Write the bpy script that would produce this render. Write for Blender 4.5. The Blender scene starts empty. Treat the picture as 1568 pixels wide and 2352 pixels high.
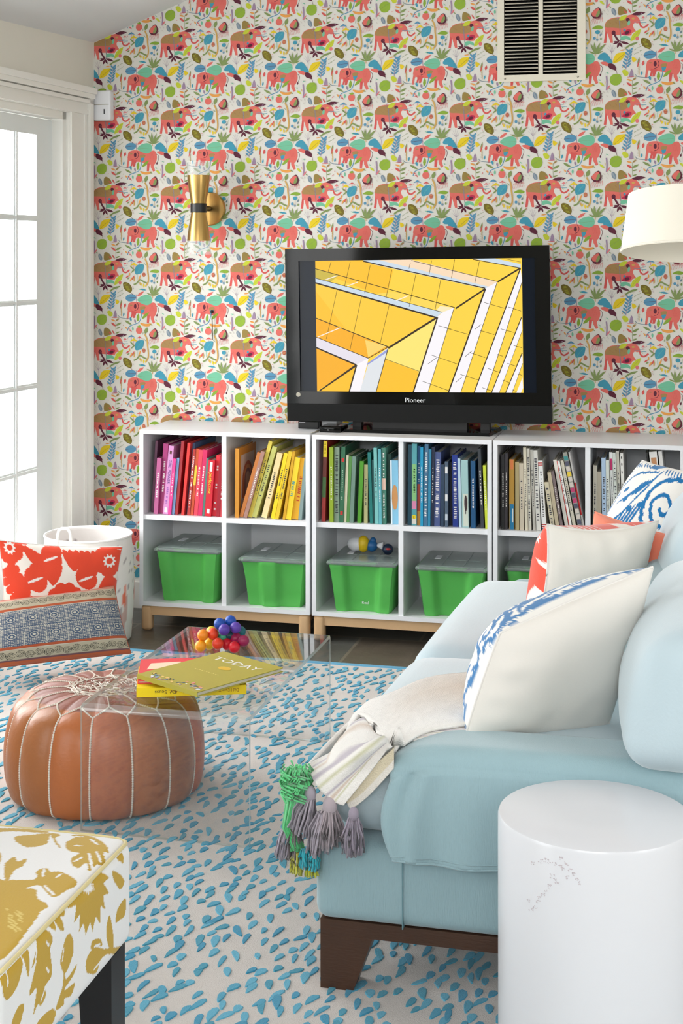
import bpy, math, random
import numpy as np
from mathutils import Vector, Matrix
random.seed(7)
rng = np.random.default_rng(11)
SC = bpy.context.scene
COL = SC.collection
# ------------------------------------------------------------------ camera, world, lights, exposure
F = 3400.0; HZ = 580.0; YAW = math.atan(.2438); cY, sY = math.cos(YAW), math.sin(YAW); EYE = 1.5
cam = bpy.data.cameras.new('camera'); camo = bpy.data.objects.new('camera', cam); COL.objects.link(camo)
camo.location = (0, 0, EYE); camo.rotation_euler = (math.pi / 2, 0, YAW)
cam.sensor_fit = 'VERTICAL'; cam.sensor_height = 36.0; cam.lens = F / 2352 * 36.0
cam.shift_y = -(1176 - HZ) / 2352; cam.clip_start = .02; cam.clip_end = 200
SC.camera = camo
SC.view_settings.view_transform = 'Standard'; SC.view_settings.look = 'None'
SC.view_settings.gamma = 1.0; SC.view_settings.use_curve_mapping = False
SC.view_settings.exposure = 0.0
world = bpy.data.worlds.new('sky'); SC.world = world; world.use_nodes = True
wn = world.node_tree; bg = wn.nodes['Background']
bg.inputs[0].default_value = (.93, .96, 1, 1); bg.inputs[1].default_value = 3.2
def area(name, loc, target, sx, sy, power, color=(1, 1, 1)):
    l = bpy.data.lights.new(name, 'AREA'); l.shape = 'RECTANGLE'; l.size = sx; l.size_y = sy
    l.energy = power; l.color = color
    o = bpy.data.objects.new(name, l); COL.objects.link(o); o.location = loc
    o.rotation_euler = (Vector(target) - Vector(loc)).to_track_quat('-Z', 'Y').to_euler()
    return o
area('daylight_through_glass_doors', (-3.15, 4.6, 1.4), (-.3, 4.6, .75), 2.2, 2.0, 150, (1, 1, 1))
area('daylight_through_side_doors', (-2.95, 1.3, 1.3), (0, 2.2, .9), 2.2, 2.0, 55, (1, 1, 1))
area('added_rear_fill', (-.2, -2.15, 2.35), (-.3, 3.6, .6), 3.0, .9, 52, (1, .99, .975))  # added soft fill from behind, kept high to stay out of the television
area('daylight_through_right_window', (2.05, 1.6, 1.5), (-.6, 3.6, .7), 1.6, 1.5, 16, (1, .98, .95))

# ------------------------------------------------------------------ measuring helpers (photo pixel -> place in the room)
def atd(px, py, zc):
    xc = (px - 784) / F * zc
    return Vector((xc * cY - zc * sY, xc * sY + zc * cY, EYE - (py - HZ) * zc / F))
def atz(px, py, Z): return atd(px, py, F * (EYE - Z) / (py - HZ))
def aty(px, py, Y):
    r = (px - 784) / F; X = Y * (r * cY - sY) / (cY + r * sY)
    return Vector((X, Y, EYE - (py - HZ) * (-X * sY + Y * cY) / F))
def atx(px, py, X):
    r = (px - 784) / F; Y = X * (cY + r * sY) / (r * cY - sY)
    return Vector((X, Y, EYE - (py - HZ) * (-X * sY + Y * cY) / F))
def lin(c):
    if isinstance(c, str):
        c = c.lstrip('#'); c = tuple(int(c[i:i + 2], 16) for i in (0, 2, 4))
    out = []
    for v in c[:3]:
        v = v / 255.0
        out.append(v / 12.92 if v <= .04045 else ((v + .055) / 1.055) ** 2.4)
    return tuple(out)

# ------------------------------------------------------------------ materials
def nt(m): return m.node_tree
def mat(name, color=None, rough=.5, metal=0., bump=None, vcol=False, sheen=0., spec=.5, noise=0., coat=0., emit=0., trans=0.):
    m = bpy.data.materials.new(name); m.use_nodes = True; t = m.node_tree; b = t.nodes['Principled BSDF']
    b.inputs['Roughness'].default_value = rough; b.inputs['Metallic'].default_value = metal
    b.inputs['Specular IOR Level'].default_value = spec; b.inputs['Sheen Weight'].default_value = sheen
    b.inputs['Sheen Roughness'].default_value = .45
    b.inputs['Coat Weight'].default_value = coat; b.inputs['Transmission Weight'].default_value = trans
    tc = t.nodes.new('ShaderNodeTexCoord')
    src = None
    if vcol:
        a = t.nodes.new('ShaderNodeAttribute'); a.attribute_name = 'Col'; src = a.outputs['Color']
    else:
        r = t.nodes.new('ShaderNodeRGB'); r.outputs[0].default_value = (*lin(color), 1); src = r.outputs[0]
    if noise:
        n = t.nodes.new('ShaderNodeTexNoise'); n.inputs['Scale'].default_value = 9; n.inputs['Detail'].default_value = 6
        t.links.new(tc.outputs['Object'], n.inputs['Vector'])
        mr = t.nodes.new('ShaderNodeMapRange'); mr.inputs['To Min'].default_value = 1 - noise; mr.inputs['To Max'].default_value = 1 + noise
        t.links.new(n.outputs['Fac'], mr.inputs['Value'])
        h = t.nodes.new('ShaderNodeVectorMath'); h.operation = 'SCALE'
        t.links.new(src, h.inputs[0]); t.links.new(mr.outputs[0], h.inputs['Scale']); src = h.outputs[0]
    t.links.new(src, b.inputs['Base Color'])
    if emit:
        t.links.new(src, b.inputs['Emission Color']); b.inputs['Emission Strength'].default_value = emit
    if bump:
        kind, scale, strength = bump[:3]; stretch = bump[3] if len(bump) > 3 else (1, 1, 1)
        mp = t.nodes.new('ShaderNodeMapping'); mp.inputs['Scale'].default_value = stretch
        t.links.new(tc.outputs['Object'], mp.inputs['Vector'])
        if kind == 'noise':
            n = t.nodes.new('ShaderNodeTexNoise'); n.inputs['Detail'].default_value = 4
        elif kind == 'weave':
            n = t.nodes.new('ShaderNodeTexWave'); n.inputs['Distortion'].default_value = 1.5
        else:
            n = t.nodes.new('ShaderNodeTexVoronoi')
        n.inputs['Scale'].default_value = scale
        t.links.new(mp.outputs[0], n.inputs['Vector'])
        bp = t.nodes.new('ShaderNodeBump'); bp.inputs['Strength'].default_value = strength; bp.inputs['Distance'].default_value = .004
        t.links.new(n.outputs[0], bp.inputs['Height']); t.links.new(bp.outputs[0], b.inputs['Normal'])
    return m
def thin_glass(name, ior=1.49, tint=(1, 1, 1), rough=0.0, milk=0.0):
    m = bpy.data.materials.new(name); m.use_nodes = True; t = m.node_tree; t.nodes.clear()
    o = t.nodes.new('ShaderNodeOutputMaterial'); mx = t.nodes.new('ShaderNodeMixShader')
    tr = t.nodes.new('ShaderNodeBsdfTransparent'); gl = t.nodes.new('ShaderNodeBsdfGlossy'); fr = t.nodes.new('ShaderNodeFresnel')
    tr.inputs[0].default_value = (*tint, 1); gl.inputs['Roughness'].default_value = rough; fr.inputs[0].default_value = ior
    ge = t.nodes.new('ShaderNodeNewGeometry'); mr = t.nodes.new('ShaderNodeMapRange'); mr.inputs['To Min'].default_value = ior; mr.inputs['To Max'].default_value = 1 / ior
    t.links.new(ge.outputs['Backfacing'], mr.inputs['Value']); t.links.new(mr.outputs[0], fr.inputs[0]); t.links.new(fr.outputs[0], mx.inputs[0]); t.links.new(tr.outputs[0], mx.inputs[1]); t.links.new(gl.outputs[0], mx.inputs[2])
    if milk:
        df = t.nodes.new('ShaderNodeBsdfDiffuse'); df.inputs[0].default_value = (.9, .93, .91, 1); m2 = t.nodes.new('ShaderNodeMixShader'); m2.inputs[0].default_value = milk
        t.links.new(mx.outputs[0], m2.inputs[1]); t.links.new(df.outputs[0], m2.inputs[2]); t.links.new(m2.outputs[0], o.inputs[0])
    else: t.links.new(mx.outputs[0], o.inputs[0])
    return m
M = {}
M['paper'] = mat('printed_wallpaper', vcol=True, rough=.7, spec=.2, bump=('noise', 900, .05))
M['wall'] = mat('painted_wall', (228, 224, 212), rough=.75, noise=.02, bump=('noise', 120, .06))
M['ceiling'] = mat('ceiling_paint', (222, 222, 222), rough=.9, noise=.01)
M['trim'] = mat('trim_paint', (240, 238, 231), rough=.4, noise=.01)
M['doorpaint'] = mat('door_paint', (228, 232, 230), rough=.35, noise=.01)
M['white'] = mat('white_melamine', (236, 237, 240), rough=.35, noise=.008)
M['whitegloss'] = mat('white_lacquer', (224, 225, 229), rough=.22, noise=.006)
M['vc'] = mat('printed_matter', vcol=True, rough=.4, noise=.03)
M['vcmatte'] = mat('matte_print', vcol=True, rough=.8, noise=.03)
M['pages'] = mat('book_pages', (226, 218, 198), rough=.9, bump=('noise', 300, .4, (1, 1, 12)))
M['birch'] = mat('birch_wood', (214, 176, 132), rough=.5, noise=.08, bump=('noise', 30, .12, (8, 1, 8)))
M['walnut'] = mat('dark_stained_wood', (70, 44, 28), rough=.4, noise=.3, bump=('noise', 40, .25, (1, 1, 6)))
M['ebony'] = mat('black_stained_wood', (24, 18, 17), rough=.38, noise=.1)
M['black'] = mat('black_gloss_plastic', (7, 8, 8), rough=.06, noise=.05, spec=.28)
M['blackm'] = mat('black_satin_plastic', (20, 21, 22), rough=.4, noise=.05)
M['screenoff'] = mat('plasma_screen_glass', (20, 27, 38), rough=.06, noise=.02, spec=.15)
M['tvcase'] = mat('television_casing', (16, 17, 17), rough=.35, noise=.05, spec=.2)
M['brass'] = mat('brushed_brass', (198, 162, 98), rough=.28, metal=1., noise=.05, bump=('noise', 60, .1, (1, 1, .1)))
M['glass'] = thin_glass('window_glass', 1.45)
M['cone_glass'] = thin_glass('lamp_glass', 1.45, (.97, .98, .98), .28, .16)
M['bend'] = thin_glass('acrylic_bend_glint', 1.49, (.95, .98, .96), .05, .14)  # milky overlay imitating the bright lines that light makes at the bends
M['acrylic'] = thin_glass('clear_acrylic', 1.6, (.985, .99, .99))
M['lid'] = mat('frosted_plastic_lid', (222, 238, 232), rough=.25, trans=.78, noise=.02)
M['acryl_edge'] = mat('polished_acrylic_edge', (222, 232, 226), rough=.15, trans=.45, noise=.02)
M['green'] = mat('green_plastic', (84, 178, 80), rough=.38, noise=.03)
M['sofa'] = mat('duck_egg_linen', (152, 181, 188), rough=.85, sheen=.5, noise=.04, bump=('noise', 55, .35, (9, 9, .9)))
M['sofa_lit'] = mat('duck_egg_linen_lit', (190, 208, 215), rough=.8, sheen=.6, noise=.03, bump=('noise', 160, .15))  # same linen as the sides, lightened as if lit by the window
M['cream'] = mat('cream_cotton', vcol=True, rough=.85, sheen=.3, spec=.2, bump=('noise', 260, .12))
M['knit'] = mat('woven_throw', vcol=True, rough=.95, sheen=.5, spec=.1, bump=('noise', 420, .7))
M['yarn'] = mat('yarn', vcol=True, rough=.95, sheen=.4, spec=.1)
M['leather'] = mat('tan_leather', vcol=True, rough=.36, spec=.5, noise=.16, bump=('noise', 70, .25))
M['thread'] = mat('white_stitching', (228, 218, 205), rough=.8)
M['shade'] = mat('lamp_shade_linen', (246, 240, 224), rough=.9, bump=('noise', 300, .1), noise=.01)
M['rug'] = mat('rug_pile', vcol=True, rough=.95, sheen=.25, spec=.1, noise=.05, bump=('noise', 420, .6))
M['tin'] = mat('grey_metal', (170, 165, 150), rough=.45, metal=.2, noise=.03)
M['vent'] = mat('cream_enamel', (226, 219, 200), rough=.45, noise=.01)
M['dark'] = mat('duct_shade', (28, 26, 26), rough=.9)
M['glow'] = mat('lit_screen', vcol=True, rough=.2, emit=1.0, spec=.1)
for l_ in list(M['glow'].node_tree.links):
    if l_.to_socket.name == 'Base Color': M['glow'].node_tree.links.remove(l_)
M['glow'].node_tree.nodes['Principled BSDF'].inputs['Base Color'].default_value = (.02, .02, .02, 1)
# slate floor: brick-laid tiles with cleft surface
m = bpy.data.materials.new('slate_tiles'); m.use_nodes = True; t = m.node_tree; b = t.nodes['Principled BSDF']
tc = t.nodes.new('ShaderNodeTexCoord'); br = t.nodes.new('ShaderNodeTexBrick'); n1 = t.nodes.new('ShaderNodeTexNoise')
n1.inputs['Scale'].default_value = 7; n1.inputs['Detail'].default_value = 10; n1.inputs['Distortion'].default_value = .6
br.inputs['Scale'].default_value = 1; br.inputs['Brick Width'].default_value = .46; br.inputs['Row Height'].default_value = .42
br.inputs['Mortar Size'].default_value = .006; br.inputs['Color1'].default_value = (*lin((96, 84, 70)), 1)
br.inputs['Color2'].default_value = (*lin((86, 88, 84)), 1); br.inputs['Mortar'].default_value = (*lin((120, 112, 98)), 1)
mx = t.nodes.new('ShaderNodeMix'); mx.data_type = 'RGBA'; mx.blend_type = 'MULTIPLY'; mx.inputs[0].default_value = .8
rp = t.nodes.new('ShaderNodeMapRange'); rp.inputs['To Min'].default_value = .45; rp.inputs['To Max'].default_value = 1.5
t.links.new(tc.outputs['Object'], br.inputs['Vector']); t.links.new(tc.outputs['Object'], n1.inputs['Vector'])
t.links.new(n1.outputs['Fac'], rp.inputs['Value']); t.links.new(br.outputs['Color'], mx.inputs[6]); t.links.new(rp.outputs[0], mx.inputs[7])
t.links.new(mx.outputs[2], b.inputs['Base Color']); b.inputs['Roughness'].default_value = .38
bp = t.nodes.new('ShaderNodeBump'); bp.inputs['Strength'].default_value = .5; bp.inputs['Distance'].default_value = .01
t.links.new(n1.outputs['Fac'], bp.inputs['Height']); t.links.new(bp.outputs[0], b.inputs['Normal'])
M['slate'] = m

# ------------------------------------------------------------------ mesh builder
class MB:
    def __init__(s): s.v = []; s.f = []; s.c = []
    def vert(s, p): s.v.append(tuple(p)); return len(s.v) - 1
    def poly(s, pts, col=(1, 1, 1)):
        i = len(s.v); s.v.extend(tuple(p) for p in pts); s.f.append(list(range(i, i + len(pts)))); s.c.append(col)
    def box(s, lo, hi, col=(1, 1, 1)):
        x0, y0, z0 = lo; x1, y1, z1 = hi; i = len(s.v)
        s.v += [(x0, y0, z0), (x1, y0, z0), (x1, y1, z0), (x0, y1, z0), (x0, y0, z1), (x1, y0, z1), (x1, y1, z1), (x0, y1, z1)]
        for q in ((0, 3, 2, 1), (4, 5, 6, 7), (0, 1, 5, 4), (1, 2, 6, 5), (2, 3, 7, 6), (3, 0, 4, 7)):
            s.f.append([i + k for k in q]); s.c.append(col)
    def obox(s, P, lo, hi, col=(1, 1, 1)):            # box in a frame P(x,y,z)->world
        i = len(s.v); x0, y0, z0 = lo; x1, y1, z1 = hi
        s.v += [tuple(P(*q)) for q in ((x0, y0, z0), (x1, y0, z0), (x1, y1, z0), (x0, y1, z0), (x0, y0, z1), (x1, y0, z1), (x1, y1, z1), (x0, y1, z1))]
        for q in ((0, 3, 2, 1), (4, 5, 6, 7), (0, 1, 5, 4), (1, 2, 6, 5), (2, 3, 7, 6), (3, 0, 4, 7)):
            s.f.append([i + k for k in q]); s.c.append(col)
    def grid(s, P, col=None, closed_u=False):        # P array (n,m,3); col array (n,m,3) or tuple
        n, m_ = P.shape[:2]; i = len(s.v); s.v.extend(map(tuple, P.reshape(-1, 3).tolist()))
        for a in range(n if closed_u else n - 1):
            a2 = (a + 1) % n
            for b_ in range(m_ - 1):
                q = (a * m_ + b_, a2 * m_ + b_, a2 * m_ + b_ + 1, a * m_ + b_ + 1)
                s.f.append([i + k for k in q])
                if col is None: s.c.append((1, 1, 1))
                elif isinstance(col, tuple): s.c.append(col)
                else: s.c.append([col[k // m_, k % m_] for k in q])
    def tube(s, pts, r, n=8, col=(1, 1, 1), caps=True, taper=None):
        pts = [Vector(p) for p in pts]; rings = []
        up = Vector((0, 0, 1)); N = len(pts)
        for k, p in enumerate(pts):
            d = (pts[min(k + 1, N - 1)] - pts[max(k - 1, 0)]).normalized()
            a = d.cross(up)
            if a.length < .1: a = d.cross(Vector((1, 0, 0)))
            a.normalize(); b_ = d.cross(a); rr = r if taper is None else r * taper[k]
            rings.append([p + a * math.cos(w) * rr + b_ * math.sin(w) * rr for w in [2 * math.pi * j / n for j in range(n)]])
        i = len(s.v)
        for R_ in rings: s.v.extend(tuple(q) for q in R_)
        for k in range(N - 1):
            for j in range(n):
                j2 = (j + 1) % n; s.f.append([i + k * n + j, i + k * n + j2, i + (k + 1) * n + j2, i + (k + 1) * n + j]); s.c.append(col)
        if caps:
            s.f.append([i + j for j in range(n)][::-1]); s.c.append(col)
            s.f.append([i + (N - 1) * n + j for j in range(n)]); s.c.append(col)
    def lathe(s, c, prof, n=32, col=(1, 1, 1), axis='z'):
        i = len(s.v); m_ = len(prof)
        for k in range(n):
            w = 2 * math.pi * k / n
            for (r, h) in prof:
                if axis == 'z': s.v.append((c[0] + r * math.cos(w), c[1] + r * math.sin(w), c[2] + h))
                else: s.v.append((c[0] + r * math.cos(w), c[1] + h, c[2] + r * math.sin(w)))
        for k in range(n):
            k2 = (k + 1) % n
            for j in range(m_ - 1):
                q = [i + k * m_ + j, i + k2 * m_ + j, i + k2 * m_ + j + 1, i + k * m_ + j + 1]
                if axis != 'z': q = q[::-1]
                s.f.append(q); s.c.append(col)
    def sphere(s, c, r, col=(1, 1, 1), n=16, sc=(1, 1, 1)):
        pr = [(r * math.sin(math.pi * k / n) , -r * math.cos(math.pi * k / n)) for k in range(n + 1)]
        pr[0] = (1e-5, -r); pr[-1] = (1e-5, r); i = len(s.v); s.lathe((0, 0, 0), pr, n * 2, col)
        for k in range(i, len(s.v)):
            p = s.v[k]; s.v[k] = (c[0] + p[0] * sc[0], c[1] + p[1] * sc[1], c[2] + p[2] * sc[2])
    def rbox(s, lo, hi, r, n=10, puff=(0, 0, 0), col=(1, 1, 1), fn=None, nr=6):
        lo = np.array(lo, float); hi = np.array(hi, float); c = (lo + hi) / 2; h = (hi - lo) / 2; r = min(r, *(h * .999))
        key = {}; i0 = len(s.v)
        def samp(hh):
            k = max(3, int(n)); a = [-1 + 2 * j / k for j in range(k + 1)]; e = r / hh
            t_ = [-1 + e * (1 - math.cos(w)) for w in np.linspace(0, math.pi / 2, nr)]
            inner = [-1 + e + (2 - 2 * e) * j / k for j in range(1, k)]
            return t_ + inner + [-q for q in t_[::-1]]
        S = [samp(h[k]) for k in range(3)]
        for ax in range(3):
            b1, b2 = (ax + 1) % 3, (ax + 2) % 3
            for sg in (-1, 1):
                idx = {}
                for a, u in enumerate(S[b1]):
                    for b_, w in enumerate(S[b2]):
                        p = np.zeros(3); p[ax] = sg * h[ax]; p[b1] = u * h[b1]; p[b2] = w * h[b2]
                        q = np.clip(p, -(h - r), h - r); d = p - q; L = np.linalg.norm(d); d = d / L if L > 0 else d
                        p = q + d * r
                        hn = p / h; ff = [max(0., (1 - hn[(e_ + 1) % 3] ** 2) * (1 - hn[(e_ + 2) % 3] ** 2)) ** .8 for e_ in range(3)]
                        p = p + np.array([puff[e_] * hn[e_] * ff[e_] for e_ in range(3)])
                        p = p + c
                        if fn: p = np.array(fn(p, (p - c) / h))
                        kk = tuple(np.round(p, 6))
                        if kk not in key: key[kk] = s.vert(p)
                        idx[a, b_] = key[kk]
                for a in range(len(S[b1]) - 1):
                    for b_ in range(len(S[b2]) - 1):
                        q = [idx[a, b_], idx[a + 1, b_], idx[a + 1, b_ + 1], idx[a, b_ + 1]]
                        if sg < 0: q = q[::-1]
                        if len(set(q)) >= 3:
                            qq = []; [qq.append(z) for z in q if z not in qq]
                            s.f.append(qq); s.c.append(col)
    def xf(s, fn, start=0):
        for k in range(start, len(s.v)): s.v[k] = tuple(fn(s.v[k]))
    def build(s, name, material, parent=None, smooth=False, local=False, loc=None, angle=None):
        me = bpy.data.meshes.new(name)
        V = np.array(s.v, float)
        if local: off = np.zeros(3)
        elif parent is not None: off = np.array(parent.get('_w', tuple(parent.location)))
        else:
            lo, hi = V.min(0), V.max(0); off = np.array([(lo[0] + hi[0]) / 2, (lo[1] + hi[1]) / 2, lo[2]])
        V = V - off
        me.from_pydata(V.tolist(), [], s.f)
        at = me.color_attributes.new('Col', 'FLOAT_COLOR', 'CORNER')
        out = np.ones((len(me.loops), 4), np.float32); k = 0
        for f, c in zip(s.f, s.c):
            n = len(f)
            if isinstance(c, list): out[k:k + n, :3] = c
            else: out[k:k + n, :3] = c
            k += n
        at.data.foreach_set('color', out.ravel())
        me.materials.append(material)
        if smooth:
            me.polygons.foreach_set('use_smooth', [True] * len(me.polygons))
            if angle: me.set_sharp_from_angle(angle=math.radians(angle))
        me.update()
        o = bpy.data.objects.new(name, me); COL.objects.link(o)
        if parent is not None:
            o.parent = parent
            o['_w'] = tuple(off)
        else: o.location = off; o['_w'] = tuple(off)
        if local and parent is None: o.location = (0, 0, 0)
        return o
def tag(o, label=None, cat=None, group=None, kind=None):
    if label: o['label'] = label
    if cat: o['category'] = cat
    if group: o['group'] = group
    if kind: o['kind'] = kind
    return o
def empty(name, loc, label, cat, group=None, rot=(0, 0, 0)):
    o = bpy.data.objects.new(name, None); COL.objects.link(o); o.location = loc; o.rotation_euler = rot
    o.empty_display_size = .05; o['_w'] = tuple(loc)
    return tag(o, label, cat, group)
def struct(name, mb, m, smooth=False, parent=None):
    o = mb.build(name, m, parent, smooth)
    if parent is None: o['kind'] = 'structure'
    return o
def crom(pts, n=6, closed=False):
    P = np.array(pts, float); N = len(P); out = []
    rngk = range(N if closed else N - 1)
    for k in rngk:
        p0 = P[(k - 1) % N] if closed or k > 0 else P[0]; p1 = P[k]; p2 = P[(k + 1) % N]; p3 = P[(k + 2) % N] if closed or k + 2 < N else P[N - 1]
        for j in range(n):
            t_ = j / n
            out.append(.5 * ((2 * p1) + (-p0 + p2) * t_ + (2 * p0 - 5 * p1 + 4 * p2 - p3) * t_ ** 2 + (-p0 + 3 * p1 - 3 * p2 + p3) * t_ ** 3))
    if not closed: out.append(P[-1])
    return np.array(out)
def cromsurf(C, nu, nv):
    C = np.array(C, float)
    A = np.array([crom(row, nv) for row in C]); return np.array([crom(A[:, k], nu) for k in range(A.shape[1])]).transpose(1, 0, 2)
_txt = {}
def text_polys(s, size):                             # list of polygons (2D) for a piece of lettering
    if (s) not in _txt:
        cu = bpy.data.curves.new('lettering', 'FONT'); cu.body = s; cu.size = 1; cu.resolution_u = 2
        o = bpy.data.objects.new('lettering', cu); COL.objects.link(o); bpy.context.view_layer.update()
        me = o.evaluated_get(bpy.context.evaluated_depsgraph_get()).to_mesh()
        _txt[s] = [[(me.vertices[i].co.x, me.vertices[i].co.y) for i in p.vertices] for p in me.polygons]
        bpy.data.objects.remove(o); bpy.data.curves.remove(cu)
    return [[(x * size, y * size) for x, y in p] for p in _txt[s]]
# ------------------------------------------------------------------ cloth painting: a printed pattern laid out on a canvas, carried by mesh colours
class Canvas:
    def __init__(s, w, h, bgc, W=None, H=None):
        s.w, s.h = w, h; s.W = W or w; s.H = H or h; s.a = np.zeros((s.H, s.W, 3)); s.a[:] = lin(bgc)
        s.X, s.Y = np.meshgrid((np.arange(s.W) + .5) * w / s.W, (np.arange(s.H) + .5) * h / s.H)
    def poly(s, pts, c):
        pts = np.array(pts, float); ins = np.zeros(s.X.shape, bool); n = len(pts); j = n - 1
        for i in range(n):
            xi, yi = pts[i]; xj, yj = pts[j]
            if yi != yj:
                k = ((yi > s.Y) != (yj > s.Y)) & (s.X < (xj - xi) * (s.Y - yi) / (yj - yi) + xi); ins ^= k
            j = i
        s.a[ins] = lin(c)
    def sp(s, pts, c): s.poly(crom(pts, 6, True), c)
    def ell(s, x, y, rx, ry, c, rot=0):
        a = math.radians(rot); dx = s.X - x; dy = s.Y - y
        u = dx * math.cos(a) + dy * math.sin(a); v = -dx * math.sin(a) + dy * math.cos(a)
        s.a[(u / rx) ** 2 + (v / ry) ** 2 < 1] = lin(c)
    def leaf(s, x0, y0, x1, y1, w, c):
        dx, dy = x1 - x0, y1 - y0; L = math.hypot(dx, dy); dx /= L; dy /= L
        u = ((s.X - x0) * dx + (s.Y - y0) * dy) / L; v = -(s.X - x0) * dy + (s.Y - y0) * dx
        k = (u > 0) & (u < 1); s.a[k & (np.abs(v) < w * np.sqrt(np.clip(np.sin(np.clip(u, 0, 1) * math.pi), 0, 1)) * (1 - .25 * u))] = lin(c)
    def line(s, pts, w, c, smooth=True, zig=0):
        P = crom(pts, 8) if smooth and len(pts) > 2 else np.array(pts, float)
        d = np.full(s.X.shape, 1e9)
        for (a, b_) in zip(P[:-1], P[1:]):
            e = b_ - a; L2 = (e ** 2).sum() + 1e-9
            u = np.clip(((s.X - a[0]) * e[0] + (s.Y - a[1]) * e[1]) / L2, 0, 1)
            d = np.minimum(d, np.hypot(s.X - a[0] - u * e[0], s.Y - a[1] - u * e[1]))
        ww = w / 2
        if zig: ww = w / 2 * (1 + zig * np.sign(np.sin((s.X + s.Y) * .9)))
        s.a[d < ww] = lin(c)
    def ring(s, x, y, r0, r1, c):
        d = np.hypot(s.X - x, s.Y - y); s.a[(d > r0) & (d < r1)] = lin(c)
    def grow(s, c, r):
        k = np.all(np.abs(s.a - np.array(lin(c))) < 1e-6, axis=2); o = k.copy()
        for dx in range(-r, r + 1):
            for dy in range(-r, r + 1):
                if dx * dx + dy * dy <= r * r: o |= np.roll(np.roll(k, dx, 1), dy, 0)
        s.a[o] = lin(c)
    warp = 1.0
    def at(s, U, V):                                  # U,V in 0..1 arrays
        if s.warp != 1: V = V ** s.warp; U = 1 - (1 - U) ** s.warp
        i = np.clip((V * s.H).astype(int), 0, s.H - 1); j = np.clip((U * s.W).astype(int), 0, s.W - 1); return s.a[i, j]
# ------------------------------------------------------------------ the room
WY = 5.88; XL = aty(215, 600, WY).x; TH = .39; ZC0 = 2.395
def ceil_z(x): return ZC0 + TH * (x - XL) if x < .5 else ZC0 + TH * (.5 - XL) - TH * (x - .5)
XR = 2.2; YB = -2.3
sk = math.atan((1850 - 784) / F) - YAW; LD = Vector((-math.sin(sk), -math.cos(sk), 0)); LN = Vector((math.cos(sk), -math.sin(sk), 0))
def LW(t, n, z): return Vector((XL, WY, 0)) + LD * t + LN * n + Vector((0, 0, z))     # left wall: t from the corner towards the camera, n into the room
fl = MB(); fl.poly([(-3.4, YB, 0), (XR, YB, 0), (XR, WY + .1, 0), (-3.4, WY + .1, 0)]); fl.box((-3.4, YB, -.1), (XR, WY + .1, -.002)); struct('floor', fl, M['slate'])
ce = MB()
for (a, b_) in ((-3.3, .5), (.5, XR + .1)):
    za, zb = ceil_z(max(a, -9)), ceil_z(b_)
    ce.poly([(a, YB, za), (a, WY + .1, za), (b_, WY + .1, zb), (b_, YB, zb)]); ce.poly([(a, YB, za + .08), (b_, YB, zb + .08), (b_, WY + .1, zb + .08), (a, WY + .1, za + .08)])
struct('ceiling', ce, M['ceiling'])
# left wall with two pairs of glazed doors
D0, D1, DZ = .25, 2.2, 2.075; E0, E1 = 3.3, 5.4
lw = MB()
def lseg(t0, t1, z0, z1): lw.obox(LW, (t0, -.14, z0), (t1, 0, z1))
lseg(0, D0, 0, 2.42); lseg(D0, D1, DZ, 2.42); lseg(D1, E0, 0, 2.42); lseg(E0, E1, DZ, 2.42); lseg(E1, 8.3, 0, 2.42)
struct('wall_left', lw, M['wall'])
rw = MB(); rw.box((XR, YB, 0), (XR + .1, .7, 3.4)); rw.box((XR, 2.4, 0), (XR + .1, WY, 3.4)); rw.box((XR, .7, 0), (XR + .1, 2.4, .8)); rw.box((XR, .7, 2.3), (XR + .1, 2.4, 3.4)); struct('wall_right', rw, M['wall'])
bw = MB(); bw.box((-3.4, YB - .1, 0), (-1.7, YB, 3.4)); bw.box((1.4, YB - .1, 0), (XR, YB, 3.4)); bw.box((-1.7, YB - .1, 0), (1.4, YB, 1.75)); bw.box((-1.7, YB - .1, 2.75), (1.4, YB, 3.6)); struct('wall_rear', bw, M['wall'])  # unseen rear opening, sill raised to keep it out of the television
# casing around the glazed doors
def casing(n, a, b_):
    c = MB(); w = .185
    for (t0, t1) in ((a - w, a), (b_, b_ + w)):
        t0 = max(t0, .012)
        c.obox(LW, (t0, 0, 0), (t1, .018, DZ + .0)); c.obox(LW, (t0, .018, 0), (t0 + .03, .034, DZ + .1)) if t0 < a else c.obox(LW, (t1 - .03, .018, 0), (t1, .034, DZ + .1))
        c.obox(LW, (t0 + .045, .018, 0), (t0 + .06, .024, DZ + .02)); c.obox(LW, (t1 - .02, .018, 0), (t1 - .004, .026, DZ + .01))
    t0, t1 = max(a - w, .012), b_ + w
    c.obox(LW, (t0, 0, DZ), (t1, .018, DZ + .09)); c.obox(LW, (t0, 0, DZ + .09), (t1, .05, DZ + .115))
    c.obox(LW, (t0, 0, DZ + .05), (t1, .034, DZ + .065)); c.obox(LW, (t0, .018, DZ + .003), (t1, .026, DZ + .02)); c.obox(LW, (t0, .018, DZ + .07), (t1, .042, DZ + .09))
    for (u0, u1) in ((a - .002, a + .03), (b_ - .03, b_ + .002)): c.obox(LW, (u0, -.13, 0), (u1, .002, DZ))
    c.obox(LW, (a, -.13, DZ - .03), (b_, .002, DZ)); c.obox(LW, (a, -.13, 0), (b_, -.0, .02))
    o = struct('trim_%d' % n, c, M['trim'])
casing(1, D0, D1); casing(2, E0, E1)
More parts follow.
